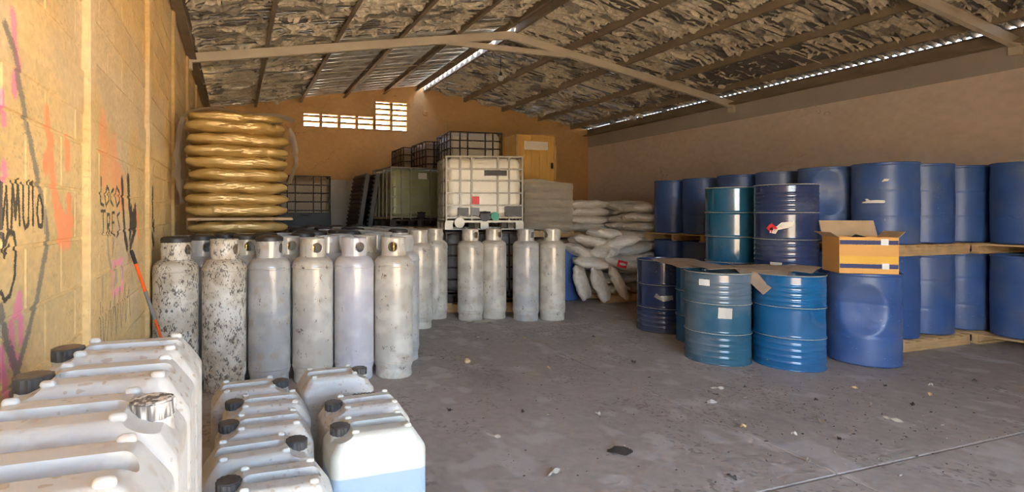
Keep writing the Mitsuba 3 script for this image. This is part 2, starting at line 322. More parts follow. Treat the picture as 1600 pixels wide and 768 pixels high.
labels['wall_right'] = {'label': 'dusky pink brown plastered side wall on the right', 'kind': 'structure'}
scene['wall_right'] = ply(bx(XR, XR + .15, YF, YB, -.1, 3.92), 'm_wall_right')
part('wall_right', 'bond_beam', ply(bevel(XR - .012, XR + .02, YF + .02, YB - .01, 3.46, 3.80, .005), 'm_bond'), label='grey concrete band along the top')
labels['wall_left'] = {'label': 'cream painted concrete block wall on the left with spray graffiti', 'kind': 'structure'}
scene['wall_left'] = ply(bx(XL - .15, XL - .005, YF, YB, -.1, 3.94), 'm_wall_left')
PIL = [-2.65 + 1.85 * k for k in range(9)]
CO, BL = .225, .40
blocks = []
for k in range(len(PIL) - 1):
    a, b = PIL[k] + .12, PIL[k + 1]
    for r in range(17):
        z0 = r * CO
        if 1.95 < z0 + .1 < 2.15: continue
        y = a - (BL / 2 if r % 2 else 0)
        while y < b - .02:
            y0, y1 = max(y, a), min(y + BL, b)
            if y1 - y0 > .05: blocks.append((y0, y1, z0, min(z0 + CO, 3.85)))
            y += BL
def block_mesh(y0, y1, z0, z1, dx, j=.006):
    m = bevel(XL - .02, XL + dx, y0 + j, y1 - j, z0 + j, z1 - j, .004)
    return m
nearest = sorted([b for b in blocks if b[1] > 1.7 and b[2] > .55 and b[0] < 7], key=lambda b: b[0])[:296]
nset = set(nearest)
for b in nearest:
    part('wall_left', 'block', ply(block_mesh(*b, R.uniform(.0, .0025)), 'm_wall_left'))
far = [block_mesh(*b, R.uniform(.0, .0025)) for b in blocks if b not in nset]
part('wall_left', 'far_blocks', ply(cat_(far), 'm_wall_left'), kind='stuff')
for y in PIL[1:]:
    part('wall_left', 'pilaster', ply(bevel(XL - .05, XL + .034, y, y + .12, 0, 3.80, .008), 'm_wall_left'))
for k in range(len(PIL) - 1):
    part('wall_left', 'bond_beam', ply(bevel(XL - .05, XL + .008, PIL[k] + .12, PIL[k + 1], 1.945, 2.155, .006), 'm_wall_left'))
GX0, GX1, GZ = -.6, 3.6, 2.6
labels['wall_front'] = {'label': 'front wall with the open warehouse gate behind the viewer', 'kind': 'structure'}
fr = to_man(gable(YF - .15, YF, .02)) - m3.Manifold.cube((GX1 - GX0, 1, GZ + .2)).translate((GX0, YF - .5, -.12))
scene['wall_front'] = ply(tri(fr), 'm_wall_right')

# ------------------------------------------------------------------ roof
labels['ceiling'] = {'label': 'corrugated sheet gable roof on steel frames with torn peeling lining', 'kind': 'structure'}
PITCH, AMP = .115, .022
def sheet_mesh(y0, y1, xa, xb, k=1.0):
    n = int(round((y1 - y0) / PITCH * 8)) + 1
    y = np.linspace(y0, y1, n); w = AMP * k * (1 + np.sin(2 * np.pi * y / PITCH / k))
    xs = np.linspace(xa, xb, 3)
    m = sheet(n, 3, lambda u, v: (xa + (xb - xa) * v, y0 + (y1 - y0) * u, np.interp(y0 + (y1 - y0) * u, y, w) + np.vectorize(zroof)(xa + (xb - xa) * v)))
    return m
SW = PITCH * 8
ny = int(math.ceil((YB + .15 - (YF - .2)) / SW))
for side in (-1, 1):
    for k in range(ny):
        y0 = YF - .2 + k * SW
        y1 = min(y0 + SW + PITCH, YB + .16)
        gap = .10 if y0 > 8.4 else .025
        e = XL - .2 if side < 0 else XR - .055
        xr = RIDGE + side * gap if side > 0 else RIDGE - .02
        xm = (e + RIDGE) / 2 + side * .05
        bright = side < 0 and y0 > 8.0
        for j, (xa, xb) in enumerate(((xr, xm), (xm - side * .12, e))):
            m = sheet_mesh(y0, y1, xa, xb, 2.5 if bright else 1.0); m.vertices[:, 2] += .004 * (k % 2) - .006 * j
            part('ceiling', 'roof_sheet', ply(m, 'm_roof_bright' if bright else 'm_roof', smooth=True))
cap = []
for s in (-1, 1):
    cap.append(sheet(2, 2, lambda u, v: (RIDGE + s * .30 * v, YF - .2 + (8.55 - YF + .2) * u, ZR + .10 - .05 * v)))
part('ceiling', 'ridge_cap', ply(cat_(cap), 'm_roof'))
def channel(xc, y0, y1, zt, h=.11, w=.055, flip=1):
    m = [bx(xc - .0025, xc + .0025, y0, y1, zt - h, zt), bx(*sorted((xc, xc + flip * w)), y0, y1, zt - .004, zt), bx(*sorted((xc, xc + flip * w)), y0, y1, zt - h, zt - h + .004),
         bx(*sorted((xc + flip * w - .004 * flip, xc + flip * w)), y0, y1, zt - h, zt - h + .018)]
    return cat_(m)
PUR = [-.60, .45, 1.55, 2.68, 3.78, 4.70, 4.95, 5.78, 6.88, 7.98, 9.08, 9.9]
PUR = [-.60, .5, 1.6, 2.72, 3.8, 4.72, 4.90, 6.1, 7.3, 8.5, 9.62]
for x in PUR:
    part('ceiling', 'purlin', ply(channel(x, YF, YB, zroof(x) - .001, h=.12, w=.06, flip=-1 if x < RIDGE else 1), 'm_purlin'))
part('ceiling', 'eave_beam', ply(cat_([channel(XR - .03, YF, YB, zroof(XR) - .0, h=.17, w=.09, flip=-1), bx(XR - .2, XR, YF, YB, zroof(XR) - .20, zroof(XR) - .18)]), 'm_purlin'))
part('ceiling', 'eave_beam', ply(channel(XL + .02, YF, YB, zroof(XL) - .01, h=.2, w=.12, flip=1), 'm_purlin'))
FR = (4.26, 8.63, 13.2)
def rafter(x0, x1, y, h=.14, w=.07):
    z0, z1 = zroof(x0) - .125, zroof(x1) - .125
    pts = []
    for x, z in ((x0, z0), (x1, z1)):
        for yy in (y - w / 2, y + w / 2):
            for zz in (z, z - h): pts.append((x, yy, zz))
    return tri(m3.Manifold.hull_points(np.array(pts)))
for y in FR[:2]:
    part('ceiling', 'rafter', ply(rafter(XL + .01, RIDGE, y), 'm_steel_beam'))
    part('ceiling', 'rafter', ply(rafter(RIDGE, XR - .01, y), 'm_steel_beam'))
    part('ceiling', 'collar_tie', ply(bevel(3.55, 6.0, y - .03, y + .03, 4.43, 4.53, .005), 'm_steel_beam'))
    part('ceiling', 'bracket', ply(bevel(XR - .10, XR, y - .06, y + .06, zroof(XR) - .36, zroof(XR) - .24, .006), 'm_steel_beam'))
    part('ceiling', 'bracket', ply(bevel(XL, XL + .08, y - .06, y + .06, zroof(XL) - .36, zroof(XL) - .22, .006), 'm_steel_beam'))
for y in (2.1, 6.4, 10.9):
    for xa, xb in ((-.6, RIDGE), (RIDGE, 9.7)):
        part('ceiling', 'sag_rod', ply(tube([(xa, y, zroof(xa) - .06), (xb, y, zroof(xb) - .06)], .009, 6), 'm_steel_beam'))
# torn lining between the purlins
def liner(xa, xb, y0, y1, seed, thr):
    dx, dy = .05, PITCH / 8
    nx, nyv = int((xb - xa) / dx) + 1, int((y1 - y0) / dy) + 1
    X, Y = np.meshgrid(np.linspace(xa, xb, nx), np.linspace(y0, y1, nyv), indexing='ij')
    P = np.stack([X * 2.0, Y * 4.2, np.full_like(X, seed * 3.7)], -1)
    P2 = np.stack([X * 1.6, Y * 17.0, np.full_like(X, seed * 1.3)], -1)
    m = .5 * meshkit.fbm(P, 4, 3) + .5 * meshkit.fbm(P2, 3, 5)
    big = meshkit.noise(np.stack([X * .55, Y * .6, X * 0], -1), 11)
    m = m + (.05 if xa < 4.5 else .26) * (big - .5)
    m = m - .10 * np.sin(2 * np.pi * Y / PITCH)
    d = m - thr
    jit = R.uniform(-.5, .5, X.shape + (2,)) * np.array([dx * .8, dy * .5])
    X2, Y2 = X + jit[..., 0], Y + jit[..., 1]
    curl = np.exp(-np.clip(d, 0, 1) / .022) * (.004 + .13 * meshkit.noise(np.stack([X * 5, Y * 5, X * 0 + seed], -1), 2) ** 2)
    zz = np.vectorize(zroof)(X2) + AMP * (1 + np.sin(2 * np.pi * Y2 / PITCH)) - .008 - curl - .012 * meshkit.noise(np.stack([X * 14, Y * 14, X * 0], -1), 4)
    v = np.stack([X2, Y2, zz], -1).reshape(-1, 3)
    i, j = np.meshgrid(np.arange(nx - 1), np.arange(nyv - 1), indexing='ij')
    keep = (d[:-1, :-1] + d[1:, :-1] + d[:-1, 1:] + d[1:, 1:]) / 4 > 0
    i, j = i[keep], j[keep]
    q = np.stack([i * nyv + j, (i + 1) * nyv + j, (i + 1) * nyv + j + 1, i * nyv + j + 1], -1)
    t = trimesh.Trimesh(v, np.vstack([q[:, [0, 1, 2]], q[:, [0, 2, 3]]]), process=False)
    t.remove_unreferenced_vertices()
    return t
def flakes(xa, xb, y0, y1, n):
    out = []
    for _ in range(n):
        x, y = R.uniform(xa, xb), R.uniform(y0, y1)
        a, b = R.uniform(.04, .13), R.uniform(.03, .09)
        cu, rz, tilt = R.uniform(.3, 2.2), R.uniform(0, 6.28), R.uniform(.2, 1.5)
        s = sheet(4, 3, lambda u, v: (a * np.sin(cu * u) / cu, b * (v - .5) * (1 - .5 * u) + .01 * np.sin(9 * u + 7 * v), -a * (1 - np.cos(cu * u)) / cu))
        s.vertices += R.uniform(-.007, .007, s.vertices.shape)
        c_, s_ = math.cos(tilt), math.sin(tilt)
        v = s.vertices @ np.array([[c_, 0, s_], [0, 1, 0], [-s_, 0, c_]])
        v[:, 2] = -np.abs(v[:, 2])
        c_, s_ = math.cos(rz), math.sin(rz)
        v = v @ np.array([[c_, s_, 0], [-s_, c_, 0], [0, 0, 1]])
        s.vertices = v + [x, y, zroof(x) - .01]
        out.append(s)
    return cat_(out)
EDGE = [XL + .05] + PUR[1:5] + [4.72]
seed = 0
for xa, xb in list(zip(PUR[:5], PUR[1:6])) + list(zip(PUR[6:10], PUR[7:11])) + [(9.62, 10.12)]:
    for y0, y1 in ((.6, 4.26), (4.26, 8.63), (8.63, YB - .02)):
        seed += 1
        if y0 > 8 and 1.5 < xa < 4.3: continue
        thr = .47 if xa < 4.5 else .49
        if xa > 9.5: thr = .56
        part('ceiling', 'torn_lining', ply(liner(xa + .03, xb - .03, y0, y1, seed, thr), 'm_liner', smooth=40))
        part('ceiling', 'hanging_flakes', ply(flakes(xa + .05, xb - .05, y0, y1, 110 if xa < 9.5 else 40), 'm_liner', smooth=40), kind='stuff')

# ------------------------------------------------------------------ gas cylinders
def tank_meshes():
    r = .177
    prof = [(0, .06), (.10, .058), (.15, .07), (.172, .095), (r, .125)]
    prof += [(r, .13), (r + .004, .134), (r + .004, .142), (r, .146)]
    prof += [(r, .3), (r, .45), (r, .6), (r, .75), (r, .9)]
    prof += [(r, .985), (r + .004, .99), (r + .004, 1.0), (r, 1.004)]
    for t in np.linspace(0, 1, 8)[1:]:
        a = t * math.pi / 2
        prof.append((.035 + (r - .035) * math.cos(a) ** .8 if t < 1 else .03, 1.01 + .085 * math.sin(a)))
    prof += [(0, 1.097)]
    body = lathe(prof, 44)
    foot = lathe([(.155, .09), (.158, .03), (.160, .0), (.165, 0), (.168, .012), (.164, .03), (.164, .10)], 44)
    ro, z0, z1 = .112, 1.06, 1.245
    c = m3.Manifold.cylinder(z1 - z0, ro, ro, 48).translate((0, 0, z0)) - m3.Manifold.cylinder(.4, ro - .005, ro - .005, 48).translate((0, 0, z0 - .1))
    hole = m3.Manifold.cylinder(.4, .045, .045, 28).rotate((90, 0, 0)).translate((0, .2, 1.165))
    c = c - hole
    rim = [m3.Manifold.revolve(m3.CrossSection.circle(.006, 10).translate((ro - .002, 0)), 48).translate((0, 0, z1 - .003))]
    ring = m3.Manifold.revolve(m3.CrossSection.circle(.005, 8).translate((.047, 0)), 28).rotate((90, 0, 0))
    rim += [ring.translate((0, s * (ro - .006), 1.165)) for s in (-1, 1)]
    collar = tri(c + rim[0] + (rim[1] + rim[2]))
    valve = cat_([lathe([(.0, 1.09), (.03, 1.09), (.03, 1.11), (.018, 1.115), (.018, 1.15), (.024, 1.155), (.024, 1.175), (.012, 1.18), (.012, 1.2), (.03, 1.2), (.03, 1.22), (0, 1.222)], 14), tube([(0, 0, 1.165), (0, .05, 1.165)], .014, 10)])
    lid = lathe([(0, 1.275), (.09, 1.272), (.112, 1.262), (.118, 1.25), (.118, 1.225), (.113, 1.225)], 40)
    return body, foot, collar, valve, lid
tb_, tf_, tc_, tv_, tl_ = tank_meshes()
TP = {}
for k in ('m_tank_rusty', 'm_tank_worn', 'm_tank_grey', 'm_tank_clean'):
    TP[k] = (ply(tb_, k, smooth=35), ply(tf_, k, smooth=35), ply(tc_, k, smooth=35))
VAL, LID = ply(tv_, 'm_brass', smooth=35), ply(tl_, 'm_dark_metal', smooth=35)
def tank(x, y, mat, rz, label, group=None, lid=False):
    k = thing('gas_cylinder', label, 'gas cylinder', group)
    M = place(x, y, 0, rz)
    b, f, c = TP[mat]
    part(k, 'body', b, M); part(k, 'foot_ring', f, M); part(k, 'collar', c, M)
    part(k, 'valve', VAL, M, label='brass valve')
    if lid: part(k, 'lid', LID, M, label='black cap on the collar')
    return k
front = [(-.47, 4.76, 'm_tank_rusty', 62, 'blackened rusty gas cylinder standing against the block wall, by the orange pole', True),
         (-.09, 4.72, 'm_tank_rusty', 58, 'rust-speckled pale gas cylinder, second from the block wall in front', False),
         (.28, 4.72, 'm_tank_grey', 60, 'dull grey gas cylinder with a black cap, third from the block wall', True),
         (.65, 4.69, 'm_tank_worn', 12, 'worn beige grey gas cylinder with round collar hole, fourth from the block wall', False),
         (1.015, 4.66, 'm_tank_clean', 16, 'clean lavender grey glossy gas cylinder, fifth in the front row', False),
         (1.375, 4.62, 'm_tank_worn', -22, 'chipped pale gas cylinder at the free right end of the front row', False)]
for x, y, m, rz, lb, lid in front: tank(x, y, m, rz, lb, lid=lid)
tank(2.25, 6.42, 'm_tank_worn', 70, 'pale gas cylinder just right of the front row end, set further back')
tank(2.67, 6.93, 'm_tank_worn', 80, 'beige gas cylinder with a long shine, second back from the front row end')
for x, y, m, rz, lb in [(3.09, 6.66, 'm_tank_worn', 22, 'brown-streaked gas cylinder, leftmost of the four before the white container'),
                        (3.46, 6.68, 'm_tank_worn', 25, 'spotted beige gas cylinder, second of the four before the white container'),
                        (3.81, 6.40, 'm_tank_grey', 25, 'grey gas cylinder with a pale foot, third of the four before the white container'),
                        (4.175, 6.32, 'm_tank_worn', 95, 'pale beige gas cylinder, rightmost of all, next to the sacks')]:
    tank(x, y, m, rz, lb)
mats = ['m_tank_worn', 'm_tank_grey', 'm_tank_worn', 'm_tank_clean', 'm_tank_grey']  # grey repeated: shade over the packed tops is put into the paint
row = 0
pos = []
y = 5.09
while y < 8.75:
    row += 1
    xmax = 1.36 + .47 * (y - 4.6)
    xmax = min(xmax, 2.33 if y > 6.6 else 9)
    if y > 6.05: xmax = min(xmax, 1.95 if y < 6.7 else 2.33)
    x0 = -.47 if y < 5.9 else .78
    x = x0 + (.185 if row % 2 and y < 5.9 else 0)
    c = 0
    while x <= xmax + .01:
        c += 1; pos.append((x, y, row, c)); x += .377
    y += .374
ORD = ['first', 'second', 'third', 'fourth', 'fifth', 'sixth', 'seventh', 'eighth', 'ninth', 'tenth', 'eleventh', 'twelfth']
for x, y, rw, c in pos:
    if any(math.hypot(x - a, y - b) < .374 for a, b in ((2.25, 6.42), (2.67, 6.93))): continue
    tank(x + R.uniform(-.002, .002), y, mats[R.randint(5)], R.uniform(0, 360), f'packed gas cylinder, {ORD[rw - 1]} row behind the front row, {ORD[c - 1]} from the left', 'gas cylinders packed behind the front row', lid=R.rand() < .4)  # black lids on some also darken the tops, standing in for shade

# ------------------------------------------------------------------ pallets
def pallet(x, y, z, rz, label, w=1.2, d=1.05, h=.115, mat='m_wood', cat='pallet'):
    k = thing('wooden_pallet', label, cat)
    M = place(x, y, z, rz)
    n = 7; bw = .10
    for i in range(n):
        c = -w / 2 + bw / 2 + i * (w - bw) / (n - 1)
        part(k, 'deck_board', ply(bevel(c - bw / 2 + R.uniform(-.004, .004), c + bw / 2, -d / 2, d / 2, h - .02, h, .003), mat), M)
    for j in (-1, 0, 1):
        part(k, 'stringer', ply(bevel(-w / 2, w / 2, j * (d / 2 - .03) - .028, j * (d / 2 - .03) + .028, .022, h - .02, .003), mat), M)
        part(k, 'bottom_board', ply(bevel(-w / 2 + R.uniform(0, .02), w / 2, j * (d / 2 - .045) - .045, j * (d / 2 - .045) + .045, 0, .022, .003), mat), M)
    return k

# ------------------------------------------------------------------ drums
def drum_profile(kind, R0=.29, h=.885):
    """(r, z) from the bottom rim up to the top rim; the lid is apart"""
    z = np.linspace(.018, h - .018, 150); r = np.full_like(z, R0)
    for zc in (h / 3 + .005, 2 * h / 3 - .005):
        r += .010 * np.exp(-((z - zc) / .011) ** 2)
    def beads(a, b, n):
        for c in np.linspace(a, b, n):
            r[:] += .0055 * np.exp(-((z - c) / .009) ** 2)
    if kind in ('ribbed', 'ribbed_low'): beads(.07, h / 3 - .055, 4)
    if kind == 'ribbed': beads(2 * h / 3 + .05, h - .10, 4)
    prof = [(R0 - .02, .012), (R0 + .004, 0), (R0 + .007, .006), (R0 + .005, .014)] + list(zip(r, z)) + [(R0 + .005, h - .014), (R0 + .007, h - .005), (R0 + .003, h), (R0 - .004, h), (R0 - .006, h - .02)]
    return prof
def plastic_profile(R0=.288, h=.89):
    z = np.linspace(.03, h - .035, 70)
    r = R0 - .004 + .006 * np.sin(np.pi * z / h)
    for zc in (h * .33, h * .67): r -= .004 * np.exp(-((z - zc) / .010) ** 2)
    return [(R0 - .045, 0), (R0 - .018, .003), (R0 - .004, .014)] + list(zip(r, z)) + [(R0 - .002, h - .028), (R0 + .004, h - .022), (R0 + .004, h - .006), (R0 - .002, h), (R0 - .014, h), (R0 - .02, h - .02)]
def dented(m, dents):
    v = m.vertices.copy()
    for ang, zc, depth, ra, rz_ in dents:
        a = np.arctan2(v[:, 1], v[:, 0]) - ang
        a = (a + np.pi) % (2 * np.pi) - np.pi
        q = (a * .29 / ra) ** 2 + ((v[:, 2] - zc) / rz_) ** 2
        w = np.clip(1.08 * (1 - q), 0, 1)
        s = 1 - depth * w / .29
        v[:, 0] *= s; v[:, 1] *= s
    m.vertices = v
    return m
def lid_mesh(R0, h):
    return lathe([(R0 - .006, h - .02), (R0 - .03, h - .022), (R0 - .04, h - .016), (.12, h - .015), (0, h - .016)], 56)
def bung(R0, h, a, r=.03):
    m = lathe([(r, h - .017), (r, h - .006), (r * .8, h - .003), (0, h - .003)], 16); m.apply_translation([math.cos(a) * (R0 - .08), math.sin(a) * (R0 - .08), 0]); return m
def drum_set(kind):
    if kind == 'plastic':
        h, R0 = .89, .288
        return lathe(plastic_profile(), 64), lid_mesh(R0 - .012, h), h, R0
    return lathe(drum_profile(kind), 64), lid_mesh(.29, .885), .885, .29
PLYD = {}
def drum(x, y, z, kind, mat, label, group=None, rz=0, dents=None, rust_rim=False):
    k = thing('plastic_drum' if kind == 'plastic' else 'steel_drum', label, 'drum', group)
    M = place(x, y, z, rz)
    key = (kind, mat)
    if key not in PLYD:
        b, l, h, R0 = drum_set(kind)
        PLYD[key] = (ply(b, mat, smooth=40), ply(l, mat, smooth=30), ply(bung(R0, h, .6), mat, smooth=30), ply(bung(R0, h, .6 + math.pi, .022), mat, smooth=30))
    b, l, g1, g2 = PLYD[key]
    if dents:
        b = ply(dented(drum_set(kind)[0], dents), mat, smooth=40)
    part(k, 'shell', b, M); part(k, 'lid', l, M); part(k, 'bung', g1, M); part(k, 'bung', g2, M)
    if kind != 'plastic':
        for zc in (.885 / 3 + .005, 2 * .885 / 3 - .005):
            rr = RIMP.setdefault(round(zc, 3), ply(lathe([(.3005, zc - .003), (.3012, zc), (.3005, zc + .003)], 64), 'm_rim', smooth=30))
            part(k, 'hoop', rr, M, label='scuffed rolling hoop')
        rr = RIMP.setdefault('top', ply(tri(m3.Manifold.revolve(m3.CrossSection.circle(.0052, 8).translate((.2945, 0)), 64).translate((0, 0, .882))), 'm_rim', smooth=40))
        part(k, 'rim', rr, M, label='scuffed top rim')
    return k
RIMP = {}
def patch(k, name, x, y, z0, ang, poly, mat, R0=.297, label=None):
    """flat shape (angle offset in metres, height) laid round a drum, as a thin sheet"""
    P = Polygon(poly); m = trimesh.creation.extrude_polygon(P, .0012, engine='earcut')
    m = m.subdivide()
    v = m.vertices; a = ang + v[:, 0] / R0; r = R0 + v[:, 2]
    mm = trimesh.Trimesh(np.stack([x + r * np.cos(a), y + r * np.sin(a), z0 + v[:, 1]], 1), m.faces, process=False)
    return part(k, name, ply(mm, mat), label=label)
def facing(x, y): return math.atan2(-y, -x)
# front drums on the floor
ka = drum(5.12, 5.31, 0, 'ribbed_low', 'm_drum_navy', 'dark blue ribbed steel drum nearest the white sacks', rz=20)
patch(ka, 'torn_label', 5.12, 5.31, .44, facing(5.12, 5.31) + .12, [(-.13, 0), (-.02, -.05), (.09, -.02), (.08, .03), (-.06, .02), (-.1, .05)], 'm_grey_metal', label='torn foil label')
drum(5.12, 4.68, 0, 'smooth', 'm_drum_bright', 'bright blue smooth steel drum half hidden behind the green-tinged drum')
kc = drum(4.62, 4.07, 0, 'ribbed', 'm_drum_dull', 'dull teal ribbed steel drum with a white sticker near its rim', rz=40)
fa = facing(4.62, 4.07)
patch(kc, 'sticker', 4.62, 4.07, .76, fa - .38, [(-.05, 0), (.05, 0), (.05, .06), (-.05, .06)], 'm_white', label='white sticker')
patch(kc, 'scuffed_label', 4.62, 4.07, .455, fa + .22, [(-.06, 0), (.06, 0), (.065, .1), (-.055, .105)], 'm_grey_metal', label='scuffed silvery label')
kd = drum(5.12, 3.71, 0, 'ribbed', 'm_drum_bright', 'bright blue ribbed steel drum with a dent in its side', rz=10, dents=[(facing(5.12, 3.71) + 1.0, .50, .085, .15, .10), (facing(5.12, 3.71) + .72, .56, .03, .09, .05)])
ke = drum(5.93, 3.55, 0, 'plastic', 'm_plastic_blue', 'blue plastic drum with a big round dent under the cardboard box', dents=[(facing(5.93, 3.55) - .02, .54, .062, .20, .25)])
drum(5.30, 7.75, 0, 'plastic', 'm_plastic_blue', 'dark blue drum almost hidden between the pale cylinder and the sacks')
# stacked pair behind them
UP = (5.75, 4.85), (5.71, 4.17)
drum(*UP[0], 0, 'smooth', 'm_drum_navy', 'lower drum carrying the glossy teal drum, hidden behind the front drums', rz=15)
drum(*UP[1], 0, 'smooth', 'm_drum_navy', 'lower drum carrying the navy drum with the red diamond, mostly hidden', rz=15)
k1 = drum(*UP[0], .886, 'smooth', 'm_drum_teal', 'glossy teal steel drum with two hoops stacked on the second tier', rz=15)
k2 = drum(*UP[1], .886, 'ribbed', 'm_drum_navy', 'navy ribbed steel drum with a red diamond sticker on the second tier', rz=15)
f2 = facing(*UP[1])
patch(k2, 'hazard_diamond', *UP[1], .886 + .42, f2 - .42, [(-.055, 0), (0, -.055), (.055, 0), (0, .055)], 'm_red', label='red hazard diamond')
patch(k2, 'flame_symbol', *UP[1], .886 + .415, f2 - .42, [(-.016, -.018), (.016, -.018), (.014, 0), (.006, .024), (-.004, .006), (-.014, .008)], 'm_black', R0=.2985, label='black flame symbol')
patch(k2, 'torn_paper', *UP[1], .886 + .42, f2 - .02, [(-.14, -.05), (-.08, -.06), (-.06, -.02), (.075, .02), (.08, .075), (-.03, .06), (-.07, .02), (-.12, .0)], 'm_paper', label='torn paper remnant')
patch(k2, 'lower_tag', *UP[1], .886 + .01, f2 - .3, [(-.05, 0), (.06, 0), (.06, .05), (-.05, .05)], 'm_paper', label='small cream tag')
# pallets of plastic drums, two tiers
UPZ = 1.125
def drum_block(cx, cy, xs, ys, lab, n1, n2, dents={}):
    for t, z in ((0, 0), (1, UPZ - .115)):
        pallet(cx, cy, z, 0, f'pallet {("under the lower" , "between the tiers of")[t]} blue drums, {lab}', w=max(xs) - min(xs) + .62, d=max(ys) - min(ys) + .6)
        for i, x in enumerate(xs):
            for j, y in enumerate(ys):
                nm = (n1, n2)[t].get((i, j))
                if nm: drum(x, y, z + .116, 'plastic', 'm_plastic_blue', nm, rz=0 if (t, i, j) in dents else R.uniform(0, 360), dents=dents.get((t, i, j)))
                else: drum(x, y, z + .116, 'plastic', 'm_plastic_blue', f'blue plastic drum in the {("lower", "upper")[t]} tier, in the hidden back of its pallet', f'hidden {("lower", "upper")[t]} tier drums', rz=R.uniform(0, 360))
rzf = lambda x, y: 0
A = (6.9, 3.92), (7.5, 3.92), (6.9, 4.53), (7.5, 4.53)
drum_block(7.2, 4.225, (6.9, 7.5), (3.92, 4.53), 'the block beside the cardboard box',
  {(0, 0): 'lower tier blue plastic drum just right of the dented drum under the box', (1, 0): 'lower tier blue plastic drum at the right end of the splintered floor pallet'},
  {(0, 0): 'large upper tier blue plastic drum with a torn white label above the cardboard box', (1, 0): 'upper tier blue plastic drum right of the one with the torn white label', (0, 1): 'upper tier blue plastic drum with a curved dent behind the navy drum'},
  dents={(1, 0, 1): [(facing(6.9, 4.53) + .05, .58, .06, .19, .27)]})
drum_block(7.35, 5.52, (7.05, 7.65), (5.22, 5.83), 'the block behind the glossy teal drum',
  {}, {(0, 0): 'upper tier blue plastic drum between the curved dent one and the teal drum', (0, 1): 'upper tier blue plastic drum standing right behind the glossy teal drum'})
drum_block(7.45, 6.87, (7.15, 7.75), (6.57, 7.18), 'the block nearest the sacks',
  {(0, 0): 'lower tier blue drum below the second upper drum from the sacks', (0, 1): 'lower tier blue drum next to the sack heap'}, {(0, 0): 'upper tier blue plastic drum second from the sacks', (0, 1): 'upper tier blue plastic drum at the left end next to the sacks'})
drum_block(8.5, 3.62, (8.2, 8.8), (3.32, 3.93), 'the block at the right edge of the photo',
  {(0, 0): 'lower tier blue drum cut by the right edge of the photo', (0, 1): 'lower tier blue drum set back before the right edge of the photo'},
  {(0, 0): 'tall upper tier blue drum cut by the right edge of the photo', (0, 1): 'upper tier blue drum second from the right edge of the photo'})
kk = 'plastic_drum'
for k in [k for k in labels if labels[k].get('label', '').startswith('large upper tier blue plastic drum with a torn')]:
    f3 = facing(*A[0])
    patch(k, 'torn_label', A[0][0], A[0][1], UPZ + .45, f3 - .33, [(-.11, 0), (.1, 0), (.1, .028), (.04, .034), (-.03, .03), (-.05, .05), (-.075, .045), (-.06, .02), (-.1, .014)], 'm_white', R0=.2935, label='torn remnant of a white label')
    patch(k, 'paper_spot', A[0][0], A[0][1], UPZ + .68, f3 + .02, [(-.03, 0), (.02, .005), (.03, .025), (-.01, .03)], 'm_paper', R0=.2935, label='scraps of paper')

# ------------------------------------------------------------------ cardboard on the drums
def board(base, label, cx, cy, z, rz, a, b, bend, mat='m_card_dark', group=None):
    m = thick(sheet(14, 10, lambda u, v: (a * (u - .5), b * (v - .5), bend(u, v))), .004)
    return single(base, label, 'cardboard', ply(m, mat, smooth=30), place(cx, cy, z, rz), group)
board('cardboard_sheet', 'long flattened cardboard sheet bridging the two leftmost front drums', 4.86, 4.68, .905, 62, 1.0, .5, lambda u, v: .006 * np.sin(7 * u) + .005 * np.sin(5 * v))
board('cardboard_sheet', 'brown flattened cardboard sheet lying on the dull teal drum', 4.78, 4.06, .918, -20, .66, .46, lambda u, v: .012 * np.sin(4 * u + 2 * v) )
def drape():
    c0, e = np.array([5.03, 3.92]), np.array([-.789, -.614]); r = .7071
    e1 = np.array([e[0] * r - e[1] * r, e[0] * r + e[1] * r]); e2 = np.array([e[0] * r + e[1] * r, -e[0] * r + e[1] * r])
    def fn(u, v):
        a, b = .62 * (u - .5), .58 * (v - .5); t = (a + b) * r
        d = np.clip(t - .19, 0, 1)
        k = np.where(t > .19, .19 + .72 * d, t) - t
        return (c0[0] + a * e1[0] + b * e2[0] + k * e[0], c0[1] + a * e1[1] + b * e2[1] + k * e[1], .912 - .95 * d + .010 * np.sin(9 * u) * (1 - v))
    m = thick(sheet(18, 18, fn), .004)
    return single('cardboard_sheet', 'cardboard sheet whose folded corner hangs down between the two front drums', 'cardboard', ply(m, 'm_card_dark', smooth=30))
drape()
board('cardboard_sheet', 'brown cardboard sheet covering the top of the bright blue dented drum', 5.15, 3.74, .925, 25, .68, .50, lambda u, v: .022 * np.sin(math.pi * u) + .010 * np.sin(5 * v))
